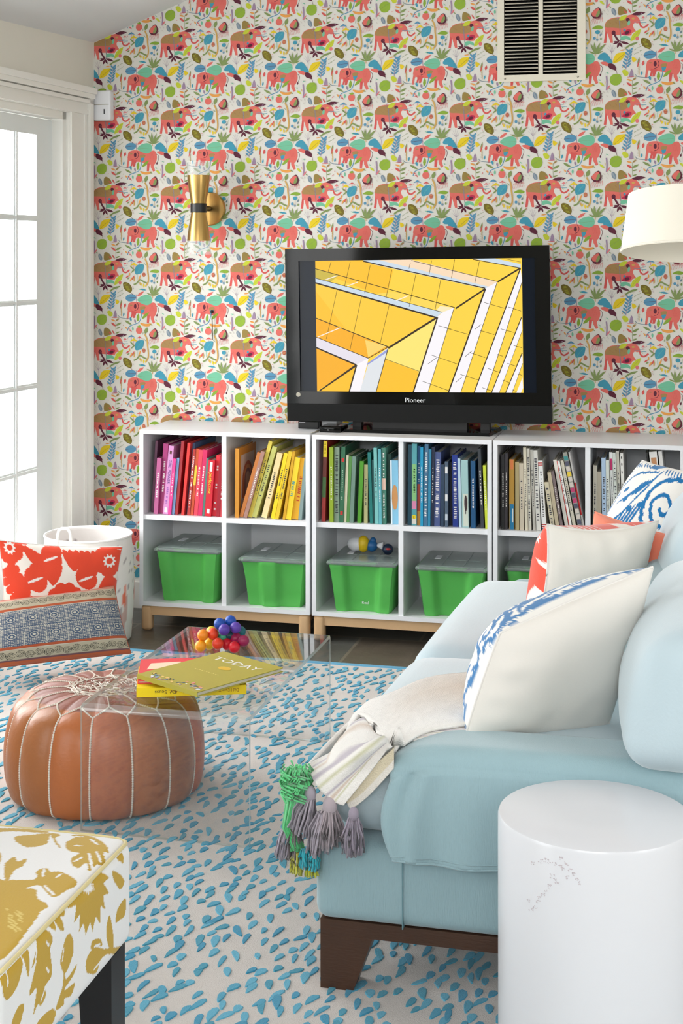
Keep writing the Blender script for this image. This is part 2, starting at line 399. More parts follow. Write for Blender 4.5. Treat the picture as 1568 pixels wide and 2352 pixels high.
def glazed_door(n, a, b_, knob_side):
    d = MB(); st = .13; nF, nB = -.045, -.085; z0, z1 = .02, DZ - .035; gz0, gz1 = .298, 1.972
    st0 = .13
    ta, tb = a + st0, b_ - st0
    d.obox(LW, (a, nB, z0), (ta, nF, z1)); d.obox(LW, (tb, nB, z0), (b_, nF, z1)); d.obox(LW, (ta, nB, gz1), (tb, nF, z1)); d.obox(LW, (ta, nB, z0), (tb, nF, gz0))
    o = d.build('door_%d' % n, M['doorpaint']); o['kind'] = 'structure'
    mu = MB(); nc = 4; nr = 5; cw = (tb - ta) / nc; rh = (gz1 - gz0) / nr
    for k in range(1, nc): mu.obox(LW, (ta + k * cw - .012, nB - .002, gz0), (ta + k * cw + .012, nF + .002, gz1)); mu.obox(LW, (ta + k * cw - .005, nF, gz0), (ta + k * cw + .005, nF + .01, gz1))
    for k in range(1, nr): mu.obox(LW, (ta, nB, gz0 + k * rh - .011), (tb, nF, gz0 + k * rh + .011)); mu.obox(LW, (ta, nF, gz0 + k * rh - .004), (tb, nF + .008, gz0 + k * rh + .004))
    mu.build('muntins', M['doorpaint'], o)
    for r in range(nr):
        for k in range(nc):
            g = MB(); g.obox(LW, (ta + k * cw + .01, -.067, gz0 + r * rh + .01), (ta + (k + 1) * cw - .01, -.063, gz0 + (r + 1) * rh - .01)); g.build('pane', M['glass'], o)
    h = MB(); tk = (b_ - .05) if knob_side > 0 else (a + .05); h.tube([LW(tk, nF, .98), LW(tk, nF + .05, .98)], .012, 10); h.tube([LW(tk, nF + .05, .98), LW(tk - knob_side * .1, nF + .05, .98)], .009, 8); h.build('handle', M['brass'], o, True)
glazed_door(1, D0 + .03, (D0 + D1) / 2 - .002, 1); glazed_door(2, (D0 + D1) / 2 + .002, D1 - .03, -1)
glazed_door(3, E0 + .03, (E0 + E1) / 2 - .002, 1); glazed_door(4, (E0 + E1) / 2 + .002, E1 - .03, -1)
bb = MB(); bb.box((XL + .02, WY - .016, 0), (XR, WY, .11)); bb.box((XL + .02, WY - .01, .11), (XR, WY, .125)); struct('baseboard_back', bb, M['trim'])
bb = MB(); bb.obox(LW, (D1 + .19, 0, 0), (E0 - .19, .014, .12)); struct('baseboard_left', bb, M['trim'])
# outdoors, washed out behind the panes
gd = MB(); gd.box((-14, -8, -.25), (-3.42, 14, -.06)); struct('ground_outside', gd, mat('pale_concrete', (225, 225, 228), rough=.9, noise=.05))
ow = MB()
for k in range(24): ow.box((-8.5, 1, -.1 + k * .15), (-8.35 - .012, 13, .045 + k * .15)); ow.box((-8.36, 1, -.1 + k * .15), (-8.345, 13, .035 + k * .15))
tag(ow.build('neighbour_house', mat('white_siding', (240, 241, 243), rough=.8)), 'pale clapboard house wall seen faintly through the door panes', 'house')
la = MB(); P0 = Vector((-4.6, 6.9, 0)); la.tube([P0 + Vector((0, 0, 0)), P0 + Vector((.02, 0, 2.3))], .03, 8)
la.tube([(-4.6, 6.9, 1.2), (-4.55, 6.6, 1.15), (-4.5, 6.35, 1.0), (-4.45, 6.2, .8)], .02, 8, taper=[1, .9, .7, .3]); la.tube([(-4.6, 6.9, 1.7), (-4.5, 7.1, 1.9), (-4.4, 7.3, 2.0)], .015, 8, taper=[1, .7, .4])
tag(la.build('bare_tree', mat('pale_bark', (196, 196, 206), rough=.9, noise=.1), None, True), 'bare curved tree branches outside behind the glass door', 'tree')

# ------------------------------------------------------------------ wallpaper, printed motifs repeated every 307 x 320 mm
WR = (206, 74, 68); 
TW, TZ = 1308., 1372.
mot = []
def P_(pts, c, sm=True): mot.append(('p', crom(pts, 3, True) if sm else np.array(pts, float), lin(c)))
def E_(x, y, rx, ry, c, rot=0, n=12):
    a = math.radians(rot); mot.append(('p', np.array([(x + rx * math.cos(w) * math.cos(a) - ry * math.sin(w) * math.sin(a), y + rx * math.cos(w) * math.sin(a) + ry * math.sin(w) * math.cos(a)) for w in [2 * math.pi * k / n for k in range(n)]]), lin(c)))
def L_(x0, y0, x1, y1, w, c):
    dx, dy = x1 - x0, y1 - y0; L = math.hypot(dx, dy); nx, ny = -dy / L, dx / L; a = []
    for t_, q in ((0, 0), (.15, .55), (.4, 1), (.7, .8), (1, 0), (.7, -.8), (.4, -1), (.15, -.55)): a.append((x0 + dx * t_ + nx * w / 2 * q, y0 + dy * t_ + ny * w / 2 * q))
    mot.append(('p', np.array(a), lin(c)))
def S_(pts, w, c, n=3):
    P = crom(pts, n) if len(pts) > 2 else np.array(pts, float)
    for a, b_ in zip(P[:-1], P[1:]):
        d = b_ - a; L = math.hypot(*d) + 1e-6; q = np.array([-d[1], d[0]]) / L * w / 2; e = d / L * w * .2
        mot.append(('p', np.array([a - e + q, b_ + e + q, b_ + e - q, a - e - q]), lin(c)))
RED = (222, 112, 102); RED2 = (212, 92, 88); OLV = (168, 134, 86); PLM = (96, 44, 60); TEAL = (72, 152, 176); GRN = (136, 168, 62); LIM = (196, 204, 62); SAGE = (132, 150, 92); MINT = (118, 190, 156); YEL = (228, 200, 44); BLU = (92, 148, 180); ORG = (230, 160, 82); PNK = (220, 120, 124); BRN = (120, 106, 44); GRY = (120, 138, 152); TAN = (206, 164, 92); LAV = (158, 136, 160)
# right facing elephant
P_([(22, 360), (20, 300), (60, 238), (130, 200), (240, 185), (330, 190), (390, 165), (470, 150), (535, 170), (580, 220), (600, 275), (560, 300), (510, 292), (482, 330), (500, 385), (528, 432), (470, 455), (440, 500), (300, 490), (160, 480), (40, 440)], RED)
P_([(30, 400), (60, 440), (58, 520), (45, 612), (2, 612), (15, 520)], RED2, False); P_([(60, 430), (150, 440), (148, 530), (156, 612), (115, 612), (95, 545)], RED, False)
P_([(28, 345), (55, 252), (150, 206), (260, 200), (380, 240), (392, 330), (300, 372), (150, 358)], OLV)
S_([(590, 285), (612, 350), (665, 372), (730, 325)], 28, RED2); E_(485, 215, 26, 18, TAN); E_(400, 235, 34, 30, PLM, 20)
S_([(500, 280), (570, 275), (640, 290), (700, 288)], 8, TEAL); S_([(590, 262), (640, 255), (690, 245)], 5, TEAL); S_([(255, 200), (270, 380), (285, 540), (270, 610)], 14, (140, 132, 140))
E_(415, 290, 22, 45, MINT, 10); E_(345, 410, 20, 24, TEAL); P_([(300, 480), (340, 430), (400, 395), (460, 420), (400, 490)], (190, 50, 84)); E_(385, 450, 42, 26, PLM, -25); E_(165, 445, 34, 40, PLM); S_([(170, 450), (205, 520), (250, 590)], 32, PLM)
L_(262, 600, 148, 632, 34, PLM); L_(262, 608, 222, 704, 40, PLM); L_(266, 608, 308, 698, 38, PLM); L_(270, 595, 430, 645, 46, PLM); L_(255, 598, 160, 590, 20, PLM)
P_([(280, 520), (360, 500), (430, 530), (440, 580), (370, 560), (300, 580)], MINT); L_(440, 600, 615, 390, 96, LIM); L_(440, 600, 600, 400, 4, GRN); E_(550, 555, 30, 34, PNK)
# left facing elephant
P_([(703, 985), (718, 935), (780, 905), (870, 902), (960, 925), (1050, 955), (1130, 925), (1200, 912), (1242, 955), (1256, 1050), (1232, 1130), (1200, 1165), (1080, 1155), (1000, 1130), (900, 1110), (780, 1100), (700, 1060)], RED)
P_([(700, 1050), (745, 1060), (722, 1130), (712, 1222), (674, 1222), (690, 1110)], RED, False); P_([(770, 1060), (880, 1080), (850, 1140), (835, 1195), (795, 1195), (805, 1130), (782, 1190), (752, 1190), (770, 1120)], RED2, False)
P_([(1070, 1130), (1122, 1150), (1104, 1285), (1064, 1285)], RED2, False); P_([(1135, 1140), (1215, 1120), (1195, 1190), (1222, 1280), (1182, 1292), (1140, 1215)], RED, False)
E_(842, 985, 26, 44, PLM); E_(765, 965, 26, 10, OLV); S_([(880, 920), (905, 980), (880, 1040), (830, 1060)], 9, PLM); P_([(930, 1000), (1000, 980), (1040, 1000), (1000, 1060), (950, 1060)], OLV); P_([(945, 1050), (1020, 1040), (1000, 1095), (965, 1110)], TEAL)
S_([(1245, 975), (1285, 1010), (1285, 1070), (1258, 1135)], 7, PLM); L_(1258, 1120, 1254, 1170, 28, PLM); L_(970, 1210, 1110, 1085, 56, GRN); S_([(965, 1110), (955, 1180), (915, 1270), (830, 1310), (730, 1350), (695, 1425)], 14, BLU)
P_([(885, 860), (960, 800), (1060, 775), (1140, 800), (1165, 870), (1140, 930), (1070, 962), (980, 940), (910, 900)], MINT); S_([(900, 880), (1020, 870), (1150, 860)], 3, SAGE); L_(890, 1260, 902, 1110, 54, GRN)
# leaves, fruit and mushrooms
E_(757, 830, 104, 68, BLU, -6); S_([(655, 840), (760, 828), (860, 825)], 5, PLM); S_([(858, 770), (868, 900)], 10, LAV); L_(880, 800, 1010, 712, 50, RED); L_(930, 668, 1060, 690, 34, TEAL)
P_([(612, 560), (660, 545), (730, 575), (775, 640), (780, 700), (750, 735), (700, 720), (640, 680), (612, 620)], BRN); 
for k in range(7): S_([(632 + k * 10, 590 + k * 18), (690 + k * 10, 575 + k * 22)], 4, LIM)
S_([(750, 735), (800, 770)], 6, PLM)
P_([(165, 955), (160, 890), (210, 800), (290, 778), (372, 780), (330, 860), (260, 925)], YEL); S_([(170, 945), (280, 850), (360, 790)], 4, BRN)
P_([(0, 800), (50, 810), (120, 880), (150, 955), (60, 940), (0, 925)], TEAL); P_([(1212, 860), (1250, 800), (1320, 770), (1380, 810), (1450, 920), (1440, 930), (1340, 900), (1290, 895), (1240, 890)], TEAL)
S_([(365, 1060), (390, 900), (430, 740)], 10, LAV)
for k in range(6):
    y = 1040 - k * 52; x = 368 + k * 11
    L_(x, y, x - 68 + k * 3, y - 62, 34, BLU); L_(x + 6, y - 10, x + 82 - k * 5, y - 80, 32, BLU)
L_(425, 800, 430, 725, 32, BLU)
P_([(470, 860), (540, 900), (500, 945), (472, 930)], YEL); P_([(305, 1085), (350, 1065), (405, 1110), (400, 1160), (350, 1170), (318, 1130)], LIM)
P_([(425, 1190), (435, 1110), (460, 1060), (485, 1120), (485, 1190)], LAV); S_([(395, 1195), (500, 1190)], 8, RED2)
L_(560, 1010, 585, 860, 34, SAGE); L_(550, 1040, 590, 900, 22, RED2); S_([(575, 1000), (580, 1160)], 12, TAN); L_(640, 1010, 655, 925, 44, RED2); L_(615, 1170, 630, 1095, 30, TEAL); S_([(515, 1150), (560, 1190), (650, 1205), (760, 1210)], 9, GRY)
E_(198, 1232, 98, 98, (146, 176, 62), 0, 14); E_(225, 1200, 70, 66, (146, 176, 62)); S_([(110, 1270), (200, 1215), (290, 1150)], 5, SAGE); S_([(205, 1060), (222, 1130)], 6, PLM)
P_([(75, 980), (140, 985), (190, 1030), (208, 1078), (150, 1060), (100, 1040)], PLM); P_([(1255, 935), (1340, 925), (1400, 965), (1370, 1000), (1300, 975)], RED); P_([(1390, 960), (1450, 960), (1500, 1000), (1518, 1050), (1440, 1030), (1405, 1005)], PLM)
S_([(48, 1170), (58, 1280), (50, 1400)], 26, LAV); L_(50, 1400, 108, 1318, 26, PNK); L_(1240, 1268, 1325, 1340, 38, LIM)
E_(170, 1465, 34, 66, GRY, -22); E_(168, 1466, 14, 60, (150, 160, 168), -22)
P_([(245, 1400), (290, 1375), (360, 1420), (390, 1490), (330, 1515), (245, 1520)], (150, 128, 70)); P_([(330, 1450), (388, 1480), (370, 1500)], RED2); S_([(240, 1530), (220, 1600)], 6, LAV); L_(250, 1610, 392, 1530, 76, LIM)
S_([(475, 1470), (470, 1340), (480, 1240), (545, 1180)], 6, SAGE)
for (x0, y0, x1, y1, w, c) in [(470, 1350, 375, 1280, 40, RED2), (470, 1340, 580, 1280, 42, SAGE), (470, 1260, 375, 1225, 30, ORG), (475, 1390, 555, 1370, 26, SAGE), (470, 1480, 550, 1445, 28, SAGE), (450, 1500, 400, 1420, 26, RED2), (480, 1250, 540, 1205, 26, OLV), (470, 1120, 640, 1000, 0.1, SAGE), (460, 1520, 690, 1500, 62, PLM), (455, 110, 480, 105, 4, PLM), (640, 1240, 780, 1320, 40, SAGE), (690, 1400, 650, 1350, 24, ORG), (795, 1350, 800, 1430, 34, MINT), (735, 1400, 780, 1455, 18, RED2), (745, 1180, 770, 1260, 40, TEAL), (830, 1215, 850, 1290, 34, LAV)]: L_(x0, y0, x1, y1, w, c)
P_([(940, 1280), (1040, 1300), (1150, 1290), (1120, 1335), (1040, 1345), (970, 1325)], ORG)
E_(918, 1420, 62, 64, RED); P_([(870, 1350), (930, 1325), (960, 1355), (920, 1372)], GRN, False); 
P_([(1110, 1480), (1160, 1420), (1225, 1380), (1265, 1430), (1275, 1500), (1240, 1560), (1165, 1570), (1120, 1530)], PLM); P_([(1115, 1475), (1160, 1425), (1222, 1395), (1240, 1450), (1210, 1510), (1165, 1535), (1130, 1520)], RED); P_([(1180, 1530), (1210, 1450), (1245, 1430), (1250, 1490), (1215, 1540)], SAGE)
for k in range(8): a = math.radians(-20 + k * 16); S_([(1205 + 66 * math.cos(a), 1490 + 72 * math.sin(a)), (1205 + 92 * math.cos(a), 1490 + 98 * math.sin(a))], 6, PLM)
L_(1030, 1480, 1075, 1360, 66, SAGE)
for (x, y, w, h, c) in [(770, 1535, 70, 36, BLU), (925, 1555, 58, 28, RED2), (648, 1585, 40, 28, PNK), (815, 1605, 76, 44, YEL), (980, 200, 1, 1, YEL)]:
    P_([(x - w, y + h * .4), (x, y - h), (x + w, y + h * .4), (x, y + h * .1)], c, False); S_([(x, y), (x - 2, y + h * 1.6)], 6, PNK)
# blue seed head, trunk with roots, ferns
P_([(848, 400), (840, 300), (890, 235), (1000, 225), (1003, 300), (975, 370), (910, 400)], TEAL); S_([(870, 390), (930, 300), (995, 232)], 4, MINT); S_([(880, 400), (880, 500)], 7, MINT)
S_([(1030, 120), (1070, 210), (1080, 330), (1095, 450), (1090, 540), (1060, 600)], 26, TAN); S_([(1010, 200), (1050, 240)], 8, SAGE); S_([(820, 590), (880, 560), (930, 500), (1010, 540), (1060, 560)], 26, SAGE)
for (a, b_, c_, d_, col) in [(740, 250, 830, 330, SAGE), (760, 380, 850, 300, SAGE), (660, 470, 730, 420, RED2), (730, 440, 740, 370, ORG), (740, 540, 790, 450, ORG), (780, 510, 830, 420, RED2), (820, 540, 830, 440, TAN), (900, 520, 955, 400, ORG), (690, 490, 740, 460, SAGE), (960, 560, 950, 620, YEL), (1000, 570, 1010, 650, YEL), (1040, 590, 1050, 640, YEL), (930, 540, 940, 600, TAN)]: L_(a, b_, c_, d_, 26, col)
E_(1010, 410, 32, 40, (190, 100, 84)); S_([(990, 395), (1030, 400)], 6, TAN); S_([(992, 425), (1030, 425)], 6, TAN)
P_([(1120, 360), (1180, 320), (1250, 318), (1305, 350), (1260, 378), (1180, 370)], GRN)
for k in range(8): S_([(1112 + k * 26, 300 - k * 6), (1098 + k * 26, 245 - k * 8)], 5, PNK); S_([(1112 + k * 26, 235 - k * 4), (1130 + k * 22, 195 - k * 3)], 5, RED2)
E_(1210, 425, 40, 34, TEAL); E_(1158, 525, 24, 26, BLU); E_(1262, 470, 14, 26, GRY, 30); E_(1205, 555, 18, 22, BLU); E_(1265, 540, 14, 22, SAGE); S_([(1210, 460), (1205, 580)], 6, TAN); S_([(1300, 390), (1262, 470)], 4, SAGE)
for (x, y, w) in [(1095, 610, 34), (1155, 590, 40), (1255, 600, 40), (1345, 620, 46), (1060, 740, 26), (1305, 745, 30)]: L_(1175, 790, x, y, w, SAGE)
S_([(1175, 790), (1175, 830)], 10, TAN)
P_([(400, 665), (470, 630), (560, 615), (510, 655), (430, 680), (370, 720), (360, 700)], SAGE); L_(270, 745, 360, 735, 22, ORG); S_([(345, 690), (365, 740)], 5, TAN)
for k in range(26): x = 490 + (k * 37 % 130); y = 685 + (k * 53 % 150); E_(x, y, 4, 6, SAGE, 0, 5)
S_([(130, 900), (140, 800), (110, 740)], 6, LAV)
for (x, y) in [(60, 700), (80, 655), (120, 640), (160, 650), (195, 690), (180, 740)]: S_([(138, 770), (x, y)], 2.5, LAV)
for (x, y, h) in [(1330, 1090, 60), (1290, 1180, 50), (240, 1090, 1)]: S_([(x, y), (x + 12, y + h)], 3, (190, 200, 200))
for k in range(6): S_([(560 - k * 3, 1000 + k * 28), (600, 990 + k * 26)], 2, SAGE)
for (x, y, r) in [(700, 200, 9), (30, 640, 12), (1090, 1215, 0.1), (620, 1330, 10), (560, 470, 8), (800, 620, 9), (330, 1320, 10), (1180, 160, 8), (590, 660, 7)]: E_(x, y, r, r * .7, PNK, 0, 6)
X0, Z0 = aty(690, 220, WY).x, aty(735, 220, WY).z
def clip(P, nx, ny, d):                              # keep nx*x+ny*y<=d
    out = []; n = len(P)
    for i in range(n):
        a, b_ = P[i], P[(i + 1) % n]; da = nx * a[0] + ny * a[1] - d; db = nx * b_[0] + ny * b_[1] - d
        if da <= 0: out.append(a)
        if (da < 0 < db) or (db < 0 < da): k = da / (da - db); out.append((a[0] + (b_[0] - a[0]) * k, a[1] + (b_[1] - a[1]) * k))
    return out
for (x0, y0, x1, y1, w, c) in [(60, 40, 90, 90, 14, (200, 196, 190)), (40, 110, 80, 150, 12, (206, 200, 190)), (1400, 60, 1385, 120, 0.1, SAGE), (1120, 1300, 1175, 1330, 16, SAGE), (1225, 1210, 1262, 1250, 14, MINT), (620, 300, 650, 320, 14, SAGE), (640, 130, 600, 150, 12, LAV), (720, 60, 760, 40, 16, PNK), (745, 20, 700, 0, 16, RED2), (960, 690, 905, 660, 14, MINT), (820, 680, 790, 640, 16, (205, 190, 190)), (300, 1040, 330, 1010, 14, TAN), (40, 1100, 90, 1130, 14, MINT), (20, 1240, 30, 1300, 12, TAN), (90, 1370, 130, 1400, 16, SAGE), (600, 1380, 570, 1420, 14, PNK), (560, 1560, 600, 1540, 12, SAGE), (1000, 1440, 985, 1500, 10, SAGE), (1300, 1420, 1340, 1460, 18, (206, 200, 190)), (1120, 1000, 1200, 1050, 0.1, RED)]: L_(x0, y0, x1, y1, w, c)
for k in range(9): S_([(1120 + k * 9, 960 + (k % 3) * 40), (1128 + k * 9, 990 + (k % 3) * 40)], 3, RED2); S_([(80 + k * 30, 400 + (k % 2) * 26), (84 + k * 30, 428 + (k % 2) * 26)], 3, RED2)
for k in range(12): S_([(70 + k * 24, 240 + (k * 17) % 70), (76 + k * 24, 262 + (k * 17) % 70)], 3, (150, 110, 70))
wp = MB(); base = lin((222, 219, 210))
wp.poly([(XL, WY, 0), (XR, WY, 0), (XR, WY, ceil_z(XR)), (.5, WY, ceil_z(.5)), (XL, WY, ceil_z(XL))], base)
wp.poly([(XL - .3, WY + .1, 0), (XL - .3, WY + .1, 3.6), (XR, WY + .1, 3.6), (XR, WY + .1, 0)], base)
tw, tz = .3075, .3205
for i in range(-4, 11):
    for j in range(-4, 8):
        ox, oz = X0 + i * tw, Z0 - j * tz
        if oz < .0 or ox > .95 or oz - 1.2 * tz > ceil_z(ox + tw) + .3: continue
        for k, (_, P, c) in enumerate(mot):
            Q = [(ox + p[0] / TW * tw, oz - p[1] / TZ * tz) for p in P]
            xs = [q[0] for q in Q]; zs = [q[1] for q in Q]
            if max(xs) < XL or min(zs) > ceil_z(max(xs)) or max(zs) < .12: continue
            if min(xs) < XL + .004: Q = clip(Q, -1, 0, -(XL + .002))
            if len(Q) > 2 and max(zs) > ceil_z(min(xs)) - .01: Q = clip(Q, -TH, 1, ZC0 - TH * XL - .002)
            if len(Q) > 2: y = WY - .0002 - k * .000006; wp.poly([(q[0], y, q[1]) for q in Q], c)
struct('wall_back', wp, M['paper'])
wh = MB(); a = aty(487, 716, WY - .004); b_ = aty(488, 780, WY - .004)
wh.sphere((a.x, WY - .006, a.z), .007, n=6); wh.tube([(a.x, WY - .008, a.z), (a.x + .003, WY - .01, (a.z + b_.z) / 2), (b_.x, WY - .006, b_.z)], .0018, 6)
tag(wh.build('wire_end', M['blackm'], None, True), 'short dark wire hanging from a small hole in the wallpaper', 'wire')

# ------------------------------------------------------------------ air vent, motion detector, wall sconce
vx0, vx1 = aty(1143, 185, WY).x, aty(1345, 185, WY).x; vz0 = 2.178; vz1 = vz0 + .66
vt = empty('wall_vent', ((vx0 + vx1) / 2, WY, vz0), 'cream louvred air return grille high on the patterned wall', 'vent')
fr = MB(); ca, cb = (aty(1158, 100, WY).x, aty(1237, 100, WY).x), (aty(1247, 100, WY).x, aty(1326, 100, WY).x); sz0, sz1 = vz0 + .026, vz1 - .026
for lo, hi in (((vx0, vz0), (ca[0], vz1)), ((cb[1], vz0), (vx1, vz1)), ((ca[1], sz0), (cb[0], sz1)), ((ca[0], vz0), (cb[1], sz0)), ((ca[0], sz1), (cb[1], vz1))): fr.box((lo[0], WY - .014, lo[1]), (hi[0], WY - .002, hi[1]))
fr.build('frame', M['vent'], vt)
bk = MB(); bk.box((vx0 + .01, WY - .0045, vz0 + .01), (vx1 - .01, WY - .0025, vz1 - .01)); bk.build('dark_backing', M['dark'], vt)  # flat dark sheet standing in for the shade behind the louvres
for (a, b_) in (ca, cb):
    s_ = MB(); z = sz0 + .004
    while z < sz1 - .01:
        s_.obox(lambda x, y, q, z=z: (x, WY - .012 + y * .5, z + q + y * .9), (a + .002, 0, 0), (b_ - .002, .0085, .0030)); s_.obox(lambda x, y, q, z=z: (x, WY - .0135, z + q), (a + .002, 0, -.001), (b_ - .002, .0, .0052)); z += .0143
    s_.build('louvres', M['vent'], vt)
for (x, z) in ((vx0 + .03, vz0 + .012), (vx1 - .03, vz0 + .012)): sc_ = MB(); sc_.sphere((x, WY - .014, z), .004, n=5); sc_.build('screw', M['tin'], vt, True)
p0, p1 = aty(217, 278, WY - .03), aty(257, 208, WY - .03)
md = empty('motion_detector', ((p0.x + p1.x) / 2, WY - .02, p0.z), 'small white motion detector box in the corner above the door', 'motion detector')
q = MB(); q.rbox((p0.x, WY - .05, p0.z), (p1.x, WY - .004, p1.z), .009, 4); q.build('housing', M['white'], md, True)
q = MB(); zs_ = aty(230, 241, WY - .05).z; q.box((p0.x + .006, WY - .0515, zs_), (p1.x - .006, WY - .05, zs_ + .003)); q.build('seam', M['tin'], md)
q = MB(); w_ = aty(239, 256, WY - .052); q.box((w_.x - .002, WY - .0525, w_.z - .01), (w_.x + .0015, WY - .0498, w_.z + .01)); q.build('sensor_slot', M['blackm'], md)
sp_ = aty(482, 480, WY); sx, szz = sp_.x, sp_.z; sd = .13; scx = aty(456, 480, WY - sd).x
sn = empty('wall_sconce', (sx, WY, szz), 'brass hourglass wall sconce with black band and clear glass ends', 'wall light')
q = MB(); q.lathe((sx, WY - .012, szz), [(1e-4, -.006), (.066, -.006), (.07, 0), (.07, .011)], 40, axis='y'); q.build('backplate', M['brass'], sn, True, angle=40)
q = MB(); q.tube([(sx, WY - .015, szz), (scx + .01, WY - sd, szz)], .011, 12); q.build('arm', M['blackm'], sn, True)
cone = [(.030, 0), (.033, .02), (.040, .06), (.045, .1), (.047, .122), (.0455, .122), (.04, .07), (.029, .003)]
q = MB(); q.lathe((scx, WY - sd, szz + .012), cone, 40); us_ = q.build('upper_shade', M['brass'], sn, True, angle=50)
q = MB(); q.lathe((scx, WY - sd, szz - .012), [(r, -h) for r, h in cone][::-1], 40); ls_ = q.build('lower_shade', M['brass'], sn, True, angle=50)
q = MB(); q.lathe((scx, WY - sd, szz), [(.03, -.019), (.0335, -.018), (.0335, .018), (.03, .019)], 40); q.build('band', M['blackm'], sn, True, angle=40)
for sg, nm in ((1, 'glass_rim'), (-1, 'glass_rim')):
    q = MB(); q.lathe((scx, WY - sd, szz + sg * .134), [(.046, 0), (.0485, .028 * sg), (.052, .056 * sg)], 72); q.build(nm, M['cone_glass'], us_ if sg > 0 else ls_, True, angle=50)

# ------------------------------------------------------------------ bookcases
CY = 5.52; CD = .345; T_ = .0165
def bookcase(x0, x1, label, inc):
    zb, zt = .10, .797; o = empty('bookcase', ((x0 + x1) / 2, CY, 0), label, 'bookcase', 'white bookcases along the patterned wall')
    q = MB(); q.box((x0, CY, zb), (x0 + T_, CY + CD, zt)); q.box((x1 - T_, CY, zb), (x1, CY + CD, zt)); q.box((x0 + T_, CY, zt - T_), (x1 - T_, CY + CD, zt)); q.box((x0 + T_, CY, zb), (x1 - T_, CY + CD, zb + T_)); q.build('case', M['white'], o)
    q = MB(); q.box((x0 + T_, CY + CD - .006, zb + T_), (x1 - T_, CY + CD - .001, zt - T_)); q.build('back_panel', M['white'], o)
    q = MB(); q.box((x0 + T_, CY + .008, .4405), (x1 - T_, CY + CD - .006, .4595)); q.build('shelf', M['white'], o)
    xm = (x0 + x1) / 2
    for (a, b_) in ((zb + T_, .4405), (.4595, zt - T_)): q = MB(); q.box((xm - .0095, CY + .008, a), (xm + .0095, CY + CD - .006, b_)); q.build('divider', M['white'], o)
    r = MB(); u0, u1 = x0 + .004, x1 - .004
    r.box((u0 + .04, CY + .012, .062), (u1 - .04, CY + .034, .0995)); r.box((u0 + .04, CY + CD - .034, .062), (u1 - .04, CY + CD - .012, .0995)); r.box((u0 + .01, CY + .04, .062), (u0 + .032, CY + CD - .04, .0995)); r.box((u1 - .032, CY + .04, .062), (u1 - .01, CY + CD - .04, .0995)); r.build('leg_frame', M['birch'], o)
    for lx in (u0 + .022, u1 - .022):
        for ly in (CY + .024, CY + CD - .026): q = MB(); q.rbox((lx - .022, ly - .02, .0), (lx + .022, ly + .02, .0993), .014, 3); q.build('leg', M['birch'], o, True)
    return o
BX = [(aty(320, 0, CY).x, aty(711, 0, CY).x), (aty(716, 0, CY).x, aty(1129, 0, CY).x), (aty(1132, 0, CY).x, aty(1132, 0, CY).x + .70)]
bookcase(*BX[0], 'white bookcase at the left with pink, red and yellow books', 0)
bookcase(*BX[1], 'white bookcase in the middle, under the television', 1)
bookcase(*BX[2], 'white bookcase at the right, partly behind the sofa', 2)
# books: bottom-left px, bottom-right px, top-left px, top px  (read off enlarged views), colour, what it looks like, extras
def D(s, ox, oy, rows): return [(ox + a / s, ox + b_ / s, ox + c_ / s, oy + d_ / s, col, nm, ex) for (a, b_, c_, d_, col, nm, ex) in rows]
W_ = (236, 232, 222)
r1 = D(3.733, 320, 960, [
 (100, 120, 138, 195, (112, 70, 96), 'tall dull plum', ''), (121, 156, 152, 345, (182, 90, 140), 'short dusty pink', 't'), (158, 200, 190, 220, (160, 44, 110), 'dark magenta', 't'),
 (200, 243, 252, 240, (206, 140, 192), 'light orchid', 'GIRL POWER'), (243, 268, 287, 350, (226, 60, 140), 'narrow hot pink', 't'), (269, 292, 310, 345, (122, 160, 204), 'pale blue', ''),
 (303, 328, 358, 200, (160, 36, 46), 'tall thin dark red', ''), (358, 382, 413, 215, (216, 52, 48), 'tall poppy red', ''), (385, 405, 438, 215, (78, 104, 140), 'slate blue', ''),
 (408, 432, 460, 270, (176, 48, 44), 'brick red', 'T'), (435, 460, 482, 265, (196, 76, 40), 'rust orange with yellow spine label', 'y'), (465, 498, 510, 275, (226, 64, 84), 'rosy crimson', 't'),
 (500, 536, 545, 275, (208, 34, 92), 'raspberry', 't'), (538, 556, 575, 345, (80, 120, 110), 'thin grey green', ''), (558, 612, 588, 362, (204, 28, 48), 'wide cherry red with yellow lettering', 'perfectest'),
 (618, 655, 647, 320, (222, 38, 56), 'scarlet with white dots', 'd'), (657, 684, 684, 330, (150, 20, 40), 'wine red', ''), (686, 708, 702, 350, (196, 60, 70), 'last faded red', 't')])
r2 = D(3.733, 320, 960, [
 (818, 850, 822, 262, (222, 150, 50), 'orange framed with a rainbow arch on its cover', 'arch'), (852, 884, 1008, 300, (196, 120, 58), 'leaning burnt orange', ''), (890, 922, 1040, 290, (170, 128, 116), 'leaning dusty mauve', 't'),
 (924, 956, 1098, 178, (230, 208, 84), 'tallest leaning primrose yellow', 't'), (960, 1000, 1138, 250, (200, 200, 112), 'leaning pale lime', 't'), (1045, 1092, 1182, 305, (238, 214, 160), 'leaning pale cream', 't'),
 (1125, 1158, 1240, 305, (238, 208, 30), 'leaning bright lemon', 't'), (1160, 1192, 1280, 290, (226, 192, 40), 'leaning old gold', 't'), (1226, 1248, 1305, 285, (212, 160, 30), 'thin golden', ''),
 (1250, 1297, 1325, 340, (244, 206, 44), 'wide sunny yellow with teal lettering', 'q'), (1300, 1356, 1352, 345, (240, 180, 40), 'wide amber with red lettering', 'r'), (1360, 1388, 1388, 350, (130, 152, 150), 'blue grey at the right end', '')])
